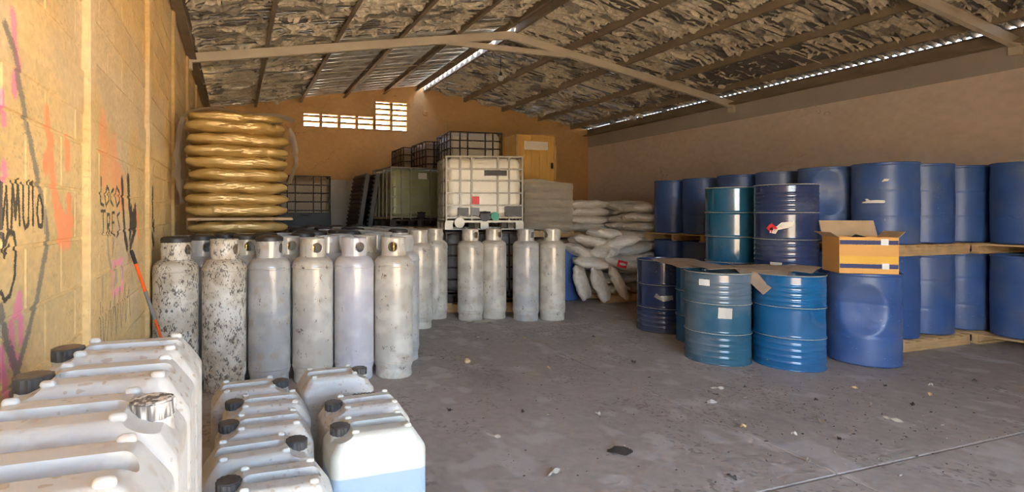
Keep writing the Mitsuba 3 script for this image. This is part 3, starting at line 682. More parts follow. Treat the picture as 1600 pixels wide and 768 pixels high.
# box on the dented drum
def box_thing():
    k = thing('cardboard_box', 'open yellow orange cardboard box with blue print bands on the dented blue drum', 'box')
    M = place(5.78, 3.50, .893, -34)
    w, d, h, t = .47, .34, .345, .005
    part(k, 'walls', ply(cat_([bx(-w/2, w/2, -d/2, -d/2 + t, 0, h), bx(-w/2, w/2, d/2 - t, d/2, 0, h), bx(-w/2, -w/2 + t, -d/2, d/2, 0, h), bx(w/2 - t, w/2, -d/2, d/2, 0, h), bx(-w/2, w/2, -d/2, d/2, 0, t)]), 'm_print_orange'), M)
    for a, b in ((.05, .09), (.275, .315)):
        part(k, 'print_band', ply(bx(-w/2 + .004, w/2 - .004, -d/2 - .0012, -d/2, a, b), 'm_print_blue'), M, label='blue printed band')
        part(k, 'print_band', ply(bx(w/2, w/2 + .0012, -d/2 + .004, d/2 - .004, a, b), 'm_print_blue'), M, label='blue printed band')
    part(k, 'print_panel', ply(bx(-w/2 + .002, w/2 - .002, -d/2 - .001, -d/2, .10, .165), 'm_print_yellow'), M, label='yellow printed stripe')
    part(k, 'price_tag', ply(bx(w/2 - .13, w/2 - .075, -d/2 - .002, -d/2, .045, .10), 'm_white'), M, label='white tag')
    part(k, 'price_tag', ply(bx(w/2 - .14, w/2 - .08, -d/2 - .002, -d/2, .27, .33), 'm_white'), M, label='white tag')
    def flap(p0, p1, out, L):
        p0, p1, out = map(np.array, (p0, p1, out))
        return thick(sheet(2, 4, lambda u, v: tuple(p0[i] + (p1[i] - p0[i]) * u + out[i] * L * v for i in range(3))), .004)
    part(k, 'flap', ply(flap((-w/2, d/2, h), (w/2, d/2, h), (0.02, .45, .9), .17), 'm_card'), M, label='raised back flap')
    part(k, 'flap', ply(flap((-w/2, -d/2, h), (-w/2, d/2, h), (-.75, 0, .5), .09), 'm_card'), M, label='side flap')
    part(k, 'flap', ply(flap((w/2, d/2, h), (w/2, -d/2, h), (.5, 0, .55), .10), 'm_card'), M, label='side flap')
    c = single('black_rag', 'crumpled black rag inside the open cardboard box', 'rag', ply(tri(hull_spheres([(-.06, 0, .30, .03), (.05, .02, .31, .035), (.0, .05, .34, .025), (-.02, -.04, .2, .06), (.05, 0, .02, .02), (-.05, 0, .02, .02)], 12)), 'm_black', smooth=40), M)
box_thing()

# ------------------------------------------------------------------ intermediate bulk containers
def ibc_meshes():
    W, D = 1.16, 1.0
    b = hull_spheres([(sx * (W / 2 - .122), sy * (D / 2 - .122), z, .10) for sx in (-1, 1) for sy in (-1, 1) for z in (.25, .92)], 24)
    v, f = man(b.refine_to_length(.06))
    top = trimesh.Trimesh(v, f, process=False)
    n = meshkit.arrays(top, True)[2]
    top.vertices = v + n * (.006 * np.sin(v[:, 2:3] * 2 * np.pi / .2))
    bars, W9 = [], .0125
    hw, hd = W / 2 - .012, D / 2 - .012
    for z in (.17, .345, .52, .695, .86, 1.035):
        for sy in (-1, 1): bars.append(bx(-hw, hw, sy * hd - W9, sy * hd + W9, z - W9, z + W9))
        for sx in (-1, 1): bars.append(bx(sx * hw - W9, sx * hw + W9, -hd, hd, z - W9, z + W9))
    for x in (-hw, -.36, -.19, .20, .37, hw):
        for sy in (-1, 1): bars.append(bx(x - W9, x + W9, sy * (hd + .012) - .008, sy * (hd + .012) + .008, .13, 1.04))
    for y in (-.3, -.1, .12, .3):
        for sx in (-1, 1): bars.append(bx(sx * (hw + .012) - .008, sx * (hw + .012) + .008, y - W9, y + W9, .13, 1.04))
    bars.append(bx(-hw, hw, -.02, .02, 1.03, 1.045))
    skid = [bx(-W / 2, W / 2, -D / 2, D / 2, .10, .13)]
    for x in (-.53, 0, .53):
        for y in (-.44, 0, .44): skid.append(bx(x - .06, x + .06, y - .06, y + .06, .0, .10))
    for y in (-.44, .44): skid.append(bx(-W / 2, W / 2, y - .05, y + .05, 0, .015))
    lid = lathe([(0, 1.055), (.10, 1.055), (.115, 1.045), (.115, 1.0), (.1, 1.0)], 24)
    valve = cat_([tube([(0, -.40, .19), (0, -.53, .19)], .055, 16), tube([(0, -.53, .19), (0, -.545, .19)], .075, 18), tube([(-.08, -.55, .245), (.08, -.55, .245)], .012, 8)])
    return top, cat_(bars), cat_(skid), lid, valve
IB = ibc_meshes()
IBP = {}
def ibc(x, y, z, rz, mat, bar, label, group=None, skid='m_bar_dark', zs=1.0, detail=False):
    k = thing('bulk_container', label, 'bulk container', group)
    M = place(x, y, z, rz) @ T().scale([1, 1, zs])
    key = (mat, bar, skid)
    if key not in IBP:
        IBP[key] = [ply(m, q, smooth=s) for m, q, s in zip(IB, (mat, bar, skid, 'm_bar_dark', 'm_black'), (50, False, False, 35, 35))]
    for nm, s in zip(('bottle', 'cage', 'skid_pallet', 'lid', 'valve'), IBP[key]): part(k, nm, s, M)
    return k, M
PB = .16
ST = 'lower container carrying the %s'
pallet(3.62, 7.52, 0, -14.5, 'wooden pallet under the white caged container stack', w=1.16, d=1.0, h=.14)
ibc(3.62, 7.52, .14, -14.5, 'm_ibc_blue', 'm_bar_dark', ST % 'cream white caged container, seen only between cylinders')
kw, MW = ibc(3.62, 7.52, 1.22, -14.5, 'm_ibc_white', 'm_bar_light', 'cream white caged bulk container with a black label, on the second tier', skid='m_skid_light', zs=1.04)
def plate(k, M, name, x0, x1, z0, z1, mat, label, y=-.512):
    part(k, name, ply(bevel(x0, x1, y - .006, y, z0, z1, .002), mat), M, label=label)
plate(kw, MW, 'black_label', .0, .33, .765, .84, 'm_black', 'black blanked-out label', -.52)
plate(kw, MW, 'dark_plate', .30, .555, .19, .33, 'm_dark_metal', 'dark data plate')
plate(kw, MW, 'dark_plate', -.40, -.24, .20, .31, 'm_dark_metal', 'dark data plate')
plate(kw, MW, 'dark_plate', -.20, -.08, .20, .31, 'm_ibc_blue', 'dark data plate')
plate(kw, MW, 'red_label', -.19, -.08, .36, .47, 'm_red', 'red label', -.52)
part(kw, 'valve_cap', ply(tube([(0, -.56, .19), (0, -.585, .19)], .06, 18), 'm_green', smooth=30), MW @ T().translate([.14, 0, 0]), label='green valve cap')
part(kw, 'valve_cap', ply(tube([(0, -.5, .10), (0, -.56, .10)], .075, 18), 'm_ibc_white', smooth=30), MW @ T().translate([-.38, 0, 0]), label='round white outlet')
ibc(3.15, 9.5, 0.0, 4, 'm_ibc_green', 'm_bar_dark', ST % 'olive green container, hidden behind the cylinders')
kg, MG = ibc(3.15, 9.5, 1.22, 4, 'm_ibc_green', 'm_bar_light', 'olive green caged bulk container left of the white one', zs=1.02)
pallet(3.15, 9.5, 1.07, 4, 'wooden pallet between the two olive green containers', w=1.16, d=1.0, h=.14)
plate(kg, MG, 'pale_label', -.05, .12, .84, .95, 'm_ibc_grey', 'pale oval label')
for t in range(3):
    ibc(4.85, 10.55, 1.06 * t, -5.5, 'm_ibc_grey', 'm_bar_dark', ('bottom container under the black caged one, hidden', 'middle container under the black caged one, hidden by the white one', 'black caged bulk container of greyish white plastic on the top tier')[t])
for t in range(3):
    ibc(4.75, 11.95, 1.04 * t, 0, 'm_ibc_brown', 'm_bar_dark', ('hidden bottom container of the far stack left of the black caged one', 'hidden middle container of the far stack left of the black caged one', 'dark caged container on top of the far stack, left of the black caged one')[t])
for t in range(3):
    ibc(4.55, 13.02, 1.03 * t, 0, 'm_ibc_brown', 'm_bar_dark', ('hidden bottom container of the stack at the back wall', 'hidden middle container of the stack at the back wall', 'small looking dark caged container on top of the stack at the back wall')[t])
for t in range(2):
    kq, MQ = ibc(1.42, 12.1, 1.145 * t, 0, 'm_ibc_brown', 'm_bar_dark', zs=1.08, label= ('hidden lower container right of the golden stack', 'brownish dark caged container right of the golden stack')[t])
plate(kq, MQ, 'base_pan', -.58, .58, .02, .30, 'm_black', 'black base pan', -.53)
ibc(1.98, 10.42, 0, 0, 'm_ibc_blue', 'm_bar_dark', 'dark container under the leaning black panel, hidden behind the cylinders')
# leaning ribbed panel and white board
for x, a, nm in ((2.14, 9, 'black ribbed plastic pallet stood on edge, leaning beside the pale board'), (2.33, 9, 'second black plastic pallet stood on edge, close to the olive green container')):
    k = thing('plastic_pallet', nm, 'pallet')
    MP = place(x, 9.92, 1.06) @ T().rotate([0, 1, 0], a)
    part(k, 'deck', ply(bevel(-.05, .04, -.5, .5, .0, 1.14, .01), 'm_black'), MP)
    for i in range(14):
        part(k, 'rib', ply(bevel(-.075, -.05, -.5, .5, .02 + i * .08, .06 + i * .08, .006), 'm_black'), MP)
single('white_board', 'pale white board standing upright before the ochre back wall', 'board', ply(bevel(1.95, 2.85, 12.93, 12.97, 0, 2.28, .004), 'm_ibc_grey'))

# ------------------------------------------------------------------ sacks
def sack_mesh(a, b, c, seed, ears=True, nu=34, nv=22, zp=.9, wr=2.2):
    th, ph = np.linspace(0, 2 * np.pi, nu, endpoint=False), np.linspace(-np.pi / 2, np.pi / 2, nv)
    P, Q = np.meshgrid(th, ph, indexing='ij')
    sg = lambda x, e: np.sign(x) * np.abs(x) ** e
    x = a / 2 * sg(np.cos(Q), .55) * sg(np.cos(P), .55); y = b / 2 * sg(np.cos(Q), .55) * sg(np.sin(P), .55); z = c / 2 * sg(np.sin(Q), zp)
    e = np.clip(np.abs(2 * x / a), 0, 1)
    z = z * (1 - (.55 if ears else .22) * e ** 4); x = x * (1 + .05 * e ** 6 * (np.abs(2 * y / b)))
    z = z * (1 - (.3 if ears else .12) * np.abs(2 * y / b) ** 4)
    if ears:
        ey = np.abs(2 * y / b)
        x = x * (1 + .10 * e ** 8 * ey ** 2)
        z = z + c * .13 * e ** 3 * np.sin(y / b * 34 + seed) * (1 - .3 * ey)
    p = np.stack([x, y, z], -1)
    n1 = meshkit.fbm(p * 6 + seed * 7.1, 3, seed)[..., None] - .5
    p = p * (1 + .16 * n1)
    p[..., 2] += .05 * (meshkit.noise(np.stack([x * 16, y * 5, x * 0 + seed], -1), seed) - .5) * c * wr
    i, j = np.meshgrid(np.arange(nu), np.arange(nv - 1), indexing='ij')
    q = np.stack([i * nv + j, ((i + 1) % nu) * nv + j, ((i + 1) % nu) * nv + j + 1, i * nv + j + 1], -1).reshape(-1, 4)
    return trimesh.Trimesh(p.reshape(-1, 3), np.vstack([q[:, [0, 1, 2]], q[:, [0, 2, 3]]]), process=False)
SK = [ply(sack_mesh(.78, .48, .21, s, nu=52, nv=30, wr=3.6), 'm_sack', smooth=True) for s in range(5)]
SKU = [ply(sack_mesh(.96, .50, .160, s + 80, ears=False, nu=52, nv=30, zp=.6, wr=3.4), 'm_sack', smooth=True) for s in range(4)]
SKB = [ply(sack_mesh(.84, .48, .146, s + 20, ears=False, zp=.6, wr=3.4), 'm_sack_brown', smooth=True) for s in range(3)]
SKG = [ply(sack_mesh(1.08, .485, .139, s + 40, ears=False, nu=60, nv=30, zp=.6, wr=3.4), 'm_gold', smooth=True) for s in range(4)]
def sack(shape, x, y, z, rz, label, group=None, tilt=0, roll=0, base='white_sack', sc=1, sz=None):
    M = place(x, y, z, rz) @ T().rotate([0, 1, 0], tilt) @ T().rotate([1, 0, 0], roll) @ T().scale([sc, sc, sz or sc])
    return single(base, label, 'sack', shape, M, group)
# golden wrapped stack by the left wall
gx, gy = .03, 6.55
pallet(gx, gy, 0, 4, 'wooden pallet on the floor under the golden wrapped sacks', w=1.15, d=1.02)
single('slip_sheet', 'thin pale sheet between the lower and upper golden stacks', 'board', ply(bevel(-.555, .555, -.50, .50, 0, .03, .006), 'm_card'), place(gx, gy, 1.385, 4))
for t, (z0, nl) in enumerate(((.185, 9), (1.492, 8))):
    for i in range(nl):
        for j in (0, 1):
            lb = f'golden wrapped sack, {ORD[i]} layer of the {("lower", "upper")[t]} stack by the left wall, {("front", "back")[j]} row'
            sack(SKG[(i + j + t) % 4], gx + R.uniform(-.025, .025) + .0, gy - .25 + .49 * j + R.uniform(-.012, .012), z0 + i * (.140, .132)[t], 4 + R.uniform(-2.5, 2.5) + 180 * (i % 2), lb, None, roll=R.uniform(-3, 3), base='golden_sack')
sack(SKG[1], gx - .02, gy - .1, 2.553, 6, 'topmost loose golden sack lying flat on the tall wrapped stack', tilt=-1, base='golden_sack', sc=.97)
def film(pts_fn, label, nu=26, nv=14):
    m = sheet(nu, nv, pts_fn)
    return single('plastic_film', label, 'plastic film', ply(m, 'm_film', smooth=True))
film(lambda u, v: (gx - .57 - .05 * np.sin(3 * u) - .05 * (meshkit.noise(np.stack([u * 9, v * 6, u * 0], -1), 3) - .3), gy - .55 + .5 * v, 2.50 - .95 * u + .05 * v), 'loose clear plastic film hanging down the wall side of the golden stack')
film(lambda u, v: (gx + .525 + .09 * np.sin(2.6 * u + .3) + .05 * (meshkit.noise(np.stack([u * 7, v * 6, u * 0], -1), 8) - .4), gy - .58 + .35 * v, 2.42 - .62 * u), 'loose pale plastic film bulging off the right side of the golden stack')
film(lambda u, v: (gx - .58 + 1.2 * v, gy - .50 + .5 * u + .02 * np.sin(9 * v), 2.635 + .03 * np.sin(7 * v + 2 * u) - .10 * (2 * v - 1) ** 4 - .06 * (1 - u) ** 4), 'crumpled clear plastic film over the top of the golden stack')
# brown wrapped pallet and the plywood crate behind
for cx_, cy_, rz, nm in ((5.5, 8.72, -12, 'beside the white container'), (5.95, 10.0, 0, 'carrying the yellow crate')):
    for t in range(2):
        z0 = t * 1.03
        pallet(cx_, cy_, z0, rz, f'wooden pallet under the {("lower", "upper")[t]} brownish sacks {nm}', w=.9, d=1.0)
        for i in range(6):
            for j in (0, 1):
                c_, s_ = math.cos(math.radians(rz)), math.sin(math.radians(rz)); dy = -.245 + .49 * j
                sack(SKB[(i + j) % 3], cx_ - s_ * dy + R.uniform(-.02, .02), cy_ + c_ * dy, z0 + .19 + i * .146, rz + R.uniform(-3, 3), f'brownish sack, {ORD[i]} layer of the {("lower", "upper")[t]} pallet {nm}, {("front", "back")[j]} row', base='brown_sack', roll=R.uniform(-3, 3))
def wrap(u, v):
    lx = -.46 + .92 * u; z_ = 1.14 + .90 * v + .035 * np.sin(4 * u + 1)
    ly = -.475 - .05 * np.abs(np.sin(math.pi * (z_ - 1.147) / .146)) ** .6 - .05 * meshkit.fbm(np.stack([u * 9, v * 9, u * 0], -1), 3, 21) + .10 * np.abs(2 * u - 1) ** 5
    c_, s_ = math.cos(math.radians(-12)), math.sin(math.radians(-12))
    return 5.5 + lx * c_ - ly * s_, 8.72 + lx * s_ + ly * c_, z_
film(wrap, 'greyish crumpled plastic film wrapped over the front of the brownish sacks beside the white container', 50, 80)
k = thing('wooden_crate', 'yellow plywood crate with a white paper label high behind the white container', 'crate')
MC = place(5.90, 9.98, 2.07) @ T().scale([.90, .95, .97])
for s, nm in ((-1, 'front'), (1, 'back')):
    for i in range(5):
        part(k, 'board', ply(bevel(-.5 + i * .2 + .002, -.5 + (i + 1) * .2 - .002, s * .47 - .012, s * .47 + .012, 0, 1.02, .003), 'm_ply'), MC)
    part(k, 'side_panel', ply(bevel(s * .49 - .012, s * .49 + .012, -.455, .455, 0, 1.02, .003), 'm_ply'), MC)
for s in (-1, 1):
    part(k, 'corner_post', ply(bevel(s * .505 - .02, s * .505 + .02, -.52, -.48, -.02, 1.04, .004), 'm_wood'), MC)
part(k, 'top_panel', ply(bevel(-.5, .5, -.49, .49, 1.02, 1.04, .003), 'm_ply'), MC)
part(k, 'paper_label', ply(bx(-.30, .32, -.490, -.4825, .72, .90), 'm_paper'), MC, label='white paper label')
part(k, 'latch', ply(bevel(.40, .46, -.5, -.47, .33, .45, .005), 'm_black'), MC, label='black latch')
# white sacks: lower heap and upper pallets
for x, y, nm in ((6.15, 7.62, 'front'), (6.62, 9.15, 'left rear'), (7.68, 9.1, 'right rear'), (7.3, 8.08, 'middle')):
    pallet(x, y, 0, 0, f'wooden pallet on the floor under the {nm} white sacks', w=1.0, d=1.0)
for x, y, nm, nl in ((6.62, 9.15, 'left rear', 5), (7.68, 9.1, 'right rear', 5), (7.3, 8.08, 'middle', 5)):
    for i in range(nl):
        for j in (0, 1):
            sack(SK[(i * 2 + j) % 5], x + R.uniform(-.03, .03), y - .25 + .5 * j, .21 + i * .165, R.uniform(-4, 4), 'white sack inside a hidden lower pallet stack', 'hidden lower white sacks', sc=1.2, sz=.70)
for x, y, nm in ((6.62, 9.15, 'left'), (7.68, 9.1, 'right')):
    pallet(x, y, .98, 0, f'wooden pallet under the upper {nm} stack of wrapped white sacks', w=1.0, d=1.0)
    for i in range(4):
        for j in (0, 1):
            sack(SKU[(i + 2 * j) % 4], x + R.uniform(-.03, .03), y - .25 + .5 * j, 1.175 + i * .152, R.uniform(-5, 5), f'dusty white sack, {ORD[i]} layer of the upper {nm} sack stack, {("front", "back")[j]} side', roll=R.uniform(-2, 2))
for i in range(4):
    for j in (0, 1):
        sack(SK[(i * 2 + j + 1) % 5], 7.25 + R.uniform(-.06, .06), 7.86 + .45 * j, 1.05 + i * .165, R.uniform(-14, 14), f'crumpled white sack against the leftmost blue drums, {ORD[i]} layer, {("front", "back")[j]} one', sc=1.1, sz=.72, tilt=R.uniform(-5, 5), roll=R.uniform(-5, 5))
heap = [ # x, y, z, rz, tilt, roll
 (5.95, 7.40, .20, 4, 0, 0), (6.55, 7.42, .20, 88, 0, 0), (5.95, 7.92, .20, -3, 0, 0), (6.6, 8.0, .20, 4, 0, 0),
 (6.05, 7.40, .36, -4, 0, 0), (6.02, 7.93, .36, 6, 0, 0), (6.62, 7.45, .36, 86, 0, 0),
 (6.35, 7.38, .52, 5, 0, 3), (6.15, 7.92, .52, -6, 0, 0), (6.3, 7.40, .68, -6, -3, 2), (6.2, 7.92, .68, 5, 0, 0),
 (6.45, 7.42, .84, 8, -5, 0), (6.2, 7.95, .84, -5, 0, 4), (6.4, 7.9, 1.0, 9, -3, 3)]
words = ['slumped', 'bulging', 'creased', 'crumpled', 'flat', 'sagging']
for i, (x, y, z, rz, ti, ro) in enumerate(heap):
    lv = ('bottom', 'second', 'third', 'fourth', 'top')[min(4, int((z - .2) / .18))]
    sd = ('left', 'right')[x > 6.15] + (' front', ' rear')[y > 7.45]
    sack(SK[i % 5], x, y, z, rz, f'{words[i % 6]} white sack in the {lv} layer of the floor heap, {sd} side', tilt=ti, roll=ro, sc=1.0, sz=.74)
SKS = [ply(sack_mesh(.60, .44, .19, s + 60, nu=44, nv=26, wr=4.0), 'm_sack', smooth=True) for s in range(4)]
small = [(5.36, 7.26, .34, -55, 74, 0, 'small white sack hanging nearest the half hidden blue drum, pointed end down'),
         (5.56, 7.06, .32, -48, 70, 6, 'small white sack hanging pointed end down, second from the half hidden blue drum'),
         (5.78, 6.90, .36, -42, 64, -5, 'small white sack draped over the front pallet edge near the floor'),
         (5.50, 7.22, .66, -35, 8, 6, 'small creased white sack lying over the hanging ones'),
         (5.86, 6.98, .66, -20, 14, -4, 'small white sack with a pink mark on its face'),
         (5.42, 7.40, .83, 20, 20, 8, 'small white sack sliding toward the pale cylinder'),
         (5.75, 7.18, .84, 35, -12, 5, 'small rumpled white sack lying across the middle of the heap'),
         (5.60, 7.45, 1.0, -10, 10, -8, 'small puffy white sack on the upper left of the heap'),
         (6.05, 7.15, 1.0, -30, -16, 8, 'small white sack leaning on the upper right of the heap'),
         (5.95, 7.45, 1.12, 12, 6, 0, 'small white sack crowning the heap below the upper pallets')]
for i, (x, y, z, rz, ti, ro, lb) in enumerate(small):
    k = sack(SKS[i % 4], x, y, z, rz, lb, tilt=ti, roll=ro, sc=.94, sz=.86)
    if 'pink' in lb:
        m = sheet(6, 6, lambda u, v: (-.10 + .15 * u, -.212 + .01 * np.sin(3 * u), -.06 + .11 * v))
        part(k, 'pink_mark', ply(thick(m, .004), 'm_red'), place(x, y, z, rz) @ T().rotate([0, 1, 0], ti), label='pink printed mark')

# ------------------------------------------------------------------ jerry cans
CWD, CDP, CHT = .362, .222, .556
def can_meshes():
    a, b, h = CWD / 2, CDP / 2, CHT
    body = hull_spheres([(sx * (a - .035), sy * (b - .035), z, .035) for sx in (-1, 1) for sy in (-1, 1) for z in (.035, h - .085)]
                        + [(sx * (a - .065), sy * (b - .045), h - .028, .028) for sx in (-1, 1) for sy in (-1, 1)], 24)
    # lowered shoulder for the neck, on the -x end
    body = body - hull_spheres([(-a + .05, sy * .2, h + .03, .05) for sy in (-1, 1)] + [(-a - .2, sy * .2, z, .05) for sy in (-1, 1) for z in (h - .06, h + .04)] + [(-a + .085, sy * .2, h + .06, .05) for sy in (-1, 1)], 20)
    # hand slot
    slot = hull_spheres([(x, 0, h + .012, .030) for x in (-.062, .122)] + [(x, 0, h - .05, .020) for x in (-.052, .112)], 20)
    body = body - slot
    v, f = man(body)
    bod = trimesh.Trimesh(v, f, process=False)
    nub = [tri(hull_spheres([(sx * .115 + (.03 if sx < 0 else 0) - d, sy * .068, h + .001, .009) for d in (-.006, .006)], 10)) for sx in (-1, 1) for sy in (-1, 1)]
    neck = lathe([(.040, -.03), (.036, -.012), (.034, .012), (.03, .014)], 24)
    neck.apply_translation([-CWD / 2 + .052, 0, CHT - .032])
    r = []
    pts = []
    for i in range(48):
        rr = .038 if i % 4 < 2 else .0355
        pts.append((rr * math.cos(i * math.pi / 24), rr * math.sin(i * math.pi / 24)))
    cp = trimesh.creation.extrude_polygon(Polygon(pts), .028, engine='earcut'); cp.apply_translation([0, 0, .008])
    cpt = lathe([(.034, .035), (.031, .0385), (0, .039)], 32)
    return bod, nub, neck, cat_([cp, cpt])
CM = can_meshes()
CPL = {m: [ply(CM[0], m, smooth=32), ply(CM[2], m, smooth=40)] + [ply(q, m, smooth=40) for q in CM[1]] for m in ('m_can', 'm_can_liquid')}
CAP = {m: ply(CM[3], m, smooth=25) for m in ('m_cap', 'm_cap_grey')}
def can(x, y, z, flip, label, mat='m_can', cap='m_cap', rz=0, group=None):
    k = thing('jerrycan', label, 'jerrycan', group)
    M = place(x, y, z, rz + (180 if flip else 0))
    for nm, s in zip(('body', 'neck'), CPL[mat][:2]): part(k, nm, s, M)
    for s in CPL[mat][2:]: part(k, 'stacking_nub', s, M)
    part(k, 'cap', CAP[cap], M @ T().translate([-CWD / 2 + .052, 0, CHT - .032]), label='ribbed grey cap' if cap == 'm_cap_grey' else 'ribbed black screw cap')
    return k
PZ = .115
# tall left stack, two tiers
LX = -.273
for i, (yy, fl, cp, lb) in enumerate([(.83, False, 'm_cap', 'nearest big white jerrycan, cut by the bottom left corner of the photo'),
                                      (1.065, True, 'm_cap_grey', 'upper left white jerrycan with the scuffed grey cap on its right end'),
                                      (1.30, False, 'm_cap', 'upper left white jerrycan with a black cap, second from the graffiti wall end'),
                                      (1.535, False, 'm_cap', 'farthest upper left white jerrycan, its black cap close to the graffiti')]):
    can(LX + (-.0, .0, .0, .0)[i], yy, CHT + .012, fl, lb, cap=cp, rz=R.uniform(-1.2, 1.2))
    can(LX, yy, 0, bool(i % 2), 'white jerrycan in the hidden bottom tier carrying the left stack', group='hidden bottom jerrycans', rz=R.uniform(-1, 1))
pallet(.10, 2.06, 0, 0, 'low wooden pallet hidden under the middle row of jerrycans', w=.42, d=1.35, h=.115)
pallet(.49, 2.3, 0, 0, 'low wooden pallet hidden under the right row of jerrycans', w=.46, d=1.25, h=.115)
for yy, fl, xx, lb in [(1.648, False, .11, 'nearest jerrycan of the middle row with its cap at the left end'), (1.875, True, .075, 'second jerrycan of the middle row with its cap at the right end'),
                   (2.105, False, .105, 'third jerrycan of the middle row, cap at the left'), (2.335, False, .125, 'fourth jerrycan of the middle row, cap at the left'), (2.562, True, .075, 'last jerrycan of the middle row, cap on the right, before the rusty cylinders')]:
    can(xx, yy, PZ, fl, lb, rz=R.uniform(-2, 2))
for yy, fl, xx, m, lb in [(1.95, False, .50, 'm_can_liquid', 'front right jerrycan with blue liquid showing low in its wide face'), (2.2, False, .52, 'm_can', 'middle jerrycan of the right row with marker scribbles on top'), (2.64, True, .475, 'm_can', 'rear jerrycan of the right row standing apart before the lavender cylinder')]:
    k = can(xx, yy, PZ, fl, lb, mat=m, rz=R.uniform(-2, 2))
    if m == 'm_can' and not fl:
        sq = [(xx - .03 + .008 * i, yy + .072 + .008 * ((i % 2) - .5) * 2 * (.4 + .6 * ((i * 7) % 3) / 2), PZ + CHT + .0005) for i in range(13)]
        part(k, 'marker_scribble', ply(tube(sq, .0022, 6), 'm_black'), label='black marker scribble')

# ------------------------------------------------------------------ pole, bulb
P0, P1 = np.array([-.655, 3.93, 1.2]), np.array([-.50, 4.52, 0.0])
k = thing('pole', 'orange red pole with a black grip leaning between the graffiti wall and the rusty cylinder', 'pole')
P0 = np.array([-.672, 3.98, 1.215]); P1 = np.array([-.36, 4.30, .0])
L = lambda t: tuple(P0 + (P1 - P0) * t)
part(k, 'shaft', ply(tube([L(.05), L(1.0)], .0095, 12), 'm_orange_pole', smooth=40))
part(k, 'grip', ply(tube([L(0), L(.01), L(.075)], [.009, .0125, .0125], 12), 'm_black', smooth=40), label='black rubber grip')
part(k, 'upper_tube', ply(tube([L(.07), L(.24)], .0118, 12), 'm_orange_pole', smooth=40))
part(k, 'collar', ply(tube([L(.24), L(.41)], .013, 12), 'm_grey_metal', smooth=40), label='grey telescopic sleeve')
k = thing('light_bulb', 'unlit bulb hanging from the roof behind the frame apex', 'bulb')
part(k, 'glass', ply(trimesh.creation.icosphere(3, .06), 'm_white', smooth=True), place(5.35, 10.0, 4.32))
part(k, 'socket', ply(tube([(5.35, 10.0, 4.37), (5.35, 10.0, 4.45)], .03, 12), 'm_dark_metal', smooth=40))
part(k, 'cord', ply(tube([(5.35, 10.0, 4.45), (5.35, 10.0, zroof(5.35) + .0)], .006, 6), 'm_dark_metal'))

# ------------------------------------------------------------------ litter on the floor
def scrap(a, b, seed, hgt=.012):
    r_ = np.random.RandomState(seed)
    s = sheet(7, 5, lambda u, v: (a * (u - .5) * (1 - .5 * np.abs(v - .5)), b * (v - .5) * (1 - .9 * np.abs(u - .5)), hgt * np.sin(5 * u + seed) * np.sin(4 * v + seed) + hgt + .004))
    s.vertices += r_.uniform(-1, 1, s.vertices.shape) * [a * .04, b * .05, .002]
    s.vertices[:, 2] = np.maximum(s.vertices[:, 2], .002)
    return thick(s, .0015)
single('rubber_scrap', 'dark pointed rubber scrap lying alone near the front of the floor', 'scrap', ply(scrap(.16, .12, 1, .006), 'm_litter_dark', smooth=30), place(2.24, 2.66, 0, -15))
single('wood_chunk', 'small tan lump on the floor right of the front cylinder row', 'lump', ply(tri(hull_spheres([(0, 0, .02, .02), (.03, .01, .018, .018), (.01, .02, .035, .014)], 12)), 'm_litter_tan', smooth=30), place(2.14, 4.7))
single('paper_scrap', 'bright white paper scrap in the middle of the floor', 'scrap', ply(scrap(.10, .07, 3, .006), 'm_white', smooth=30), place(3.5, 3.13, 0, 10))
single('paper_scrap', 'crumpled pale paper on the floor at the foot of the cylinders before the white container', 'scrap', ply(scrap(.42, .12, 5, .015), 'm_litter_pale', smooth=30), place(3.1, 6.38, 0, -5))
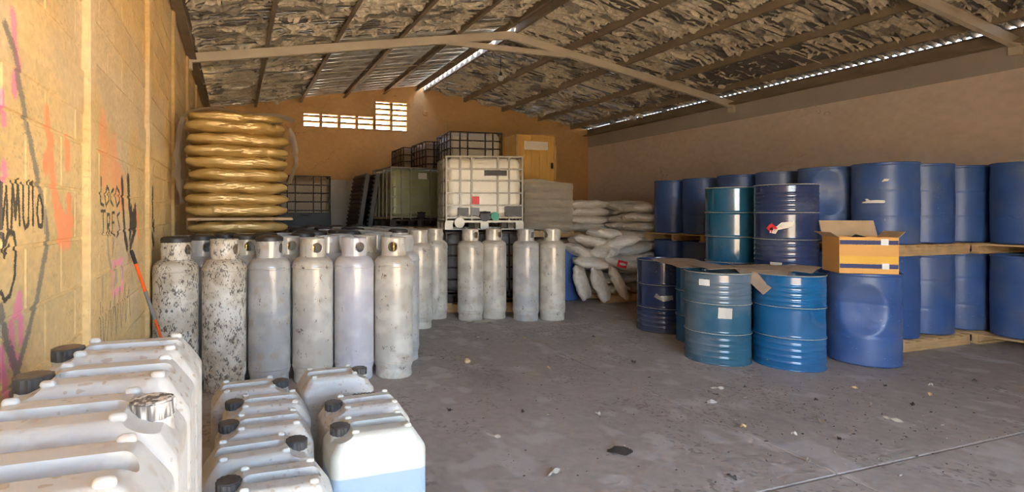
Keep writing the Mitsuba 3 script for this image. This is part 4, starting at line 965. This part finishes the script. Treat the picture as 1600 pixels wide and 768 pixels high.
SC = [ply(scrap(*d, s), m, smooth=30) for s, (d, m) in enumerate([((.055, .022), 'm_litter_dark'), ((.11, .02), 'm_litter_pale'), ((.05, .03), 'm_litter_tan'), ((.04, .025), 'm_litter_dark'), ((.04, .022), 'm_litter_pale')])]
spots = [(2.0, 3.4), (3.9, 2.6), (3.3, 2.7), (4.3, 2.9), (4.6, 2.7), (4.9, 2.6), (4.4, 2.45), (5.3, 2.7), (3.7, 2.35), (3.5, 2.5), (4.05, 3.3), (3.8, 3.35), (4.9, 3.0), (5.2, 2.95), (5.6, 2.85), (6.1, 2.8), (2.9, 4.6), (2.8, 4.3), (3.7, 4.2), (3.2, 2.2), (2.6, 2.2), (1.7, 2.55), (1.55, 2.2), (1.9, 2.05), (2.5, 3.2), (1.5, 3.6), (1.6, 3.1), (3.2, 5.4), (4.0, 5.2), (2.7, 5.6)]
for i, (x, y) in enumerate(spots):
    single('debris_scrap', ('small dark flake of fallen roof lining on the open floor', 'long pale sliver of fallen lining on the open floor', 'small tan flake of fallen lining on the open floor', 'tiny dark fleck of fallen lining on the open floor', 'tiny pale fleck of fallen lining on the open floor')[i % 5], 'scrap', SC[i % 5], place(x, y, 0, R.uniform(0, 360)), ('small dark flakes on the floor', 'pale slivers on the floor', 'tan flakes on the floor', 'tiny dark flecks on the floor', 'tiny pale flecks on the floor')[i % 5])
bits = []
for i in range(900):
    if i % 3: x, y = R.normal(4.1, 1.0), R.normal(2.75, .5)
    else: x, y = R.uniform(1.4, 5.0), R.uniform(1.6, 6.0)
    if x - 1.3 < 0 or (x > 4.1 and y > 3.35) or y < 1.3: continue
    s = R.uniform(.002, .006) * (1.8 if R.rand() < .1 else 1)
    o = trimesh.creation.icosahedron(); o.vertices = o.vertices * s * R.uniform(.4, 1.3, 3) * [1.6, 1, .5] + [x, y, s * .2]
    bits.append((o, i % 2))
pr('m_crumbs', lambda p, n, uv: mix((.05, .042, .035), (.36, .32, .26), smoothstep(.55, .65, cell_rand(p.x * 25, p.y * 25))), .85)
single('floor_crumbs', 'dark and pale crumbs and grit strewn across the concrete floor', 'debris', ply(cat_([o for o, k_ in bits]), 'm_crumbs'), kind='stuff')
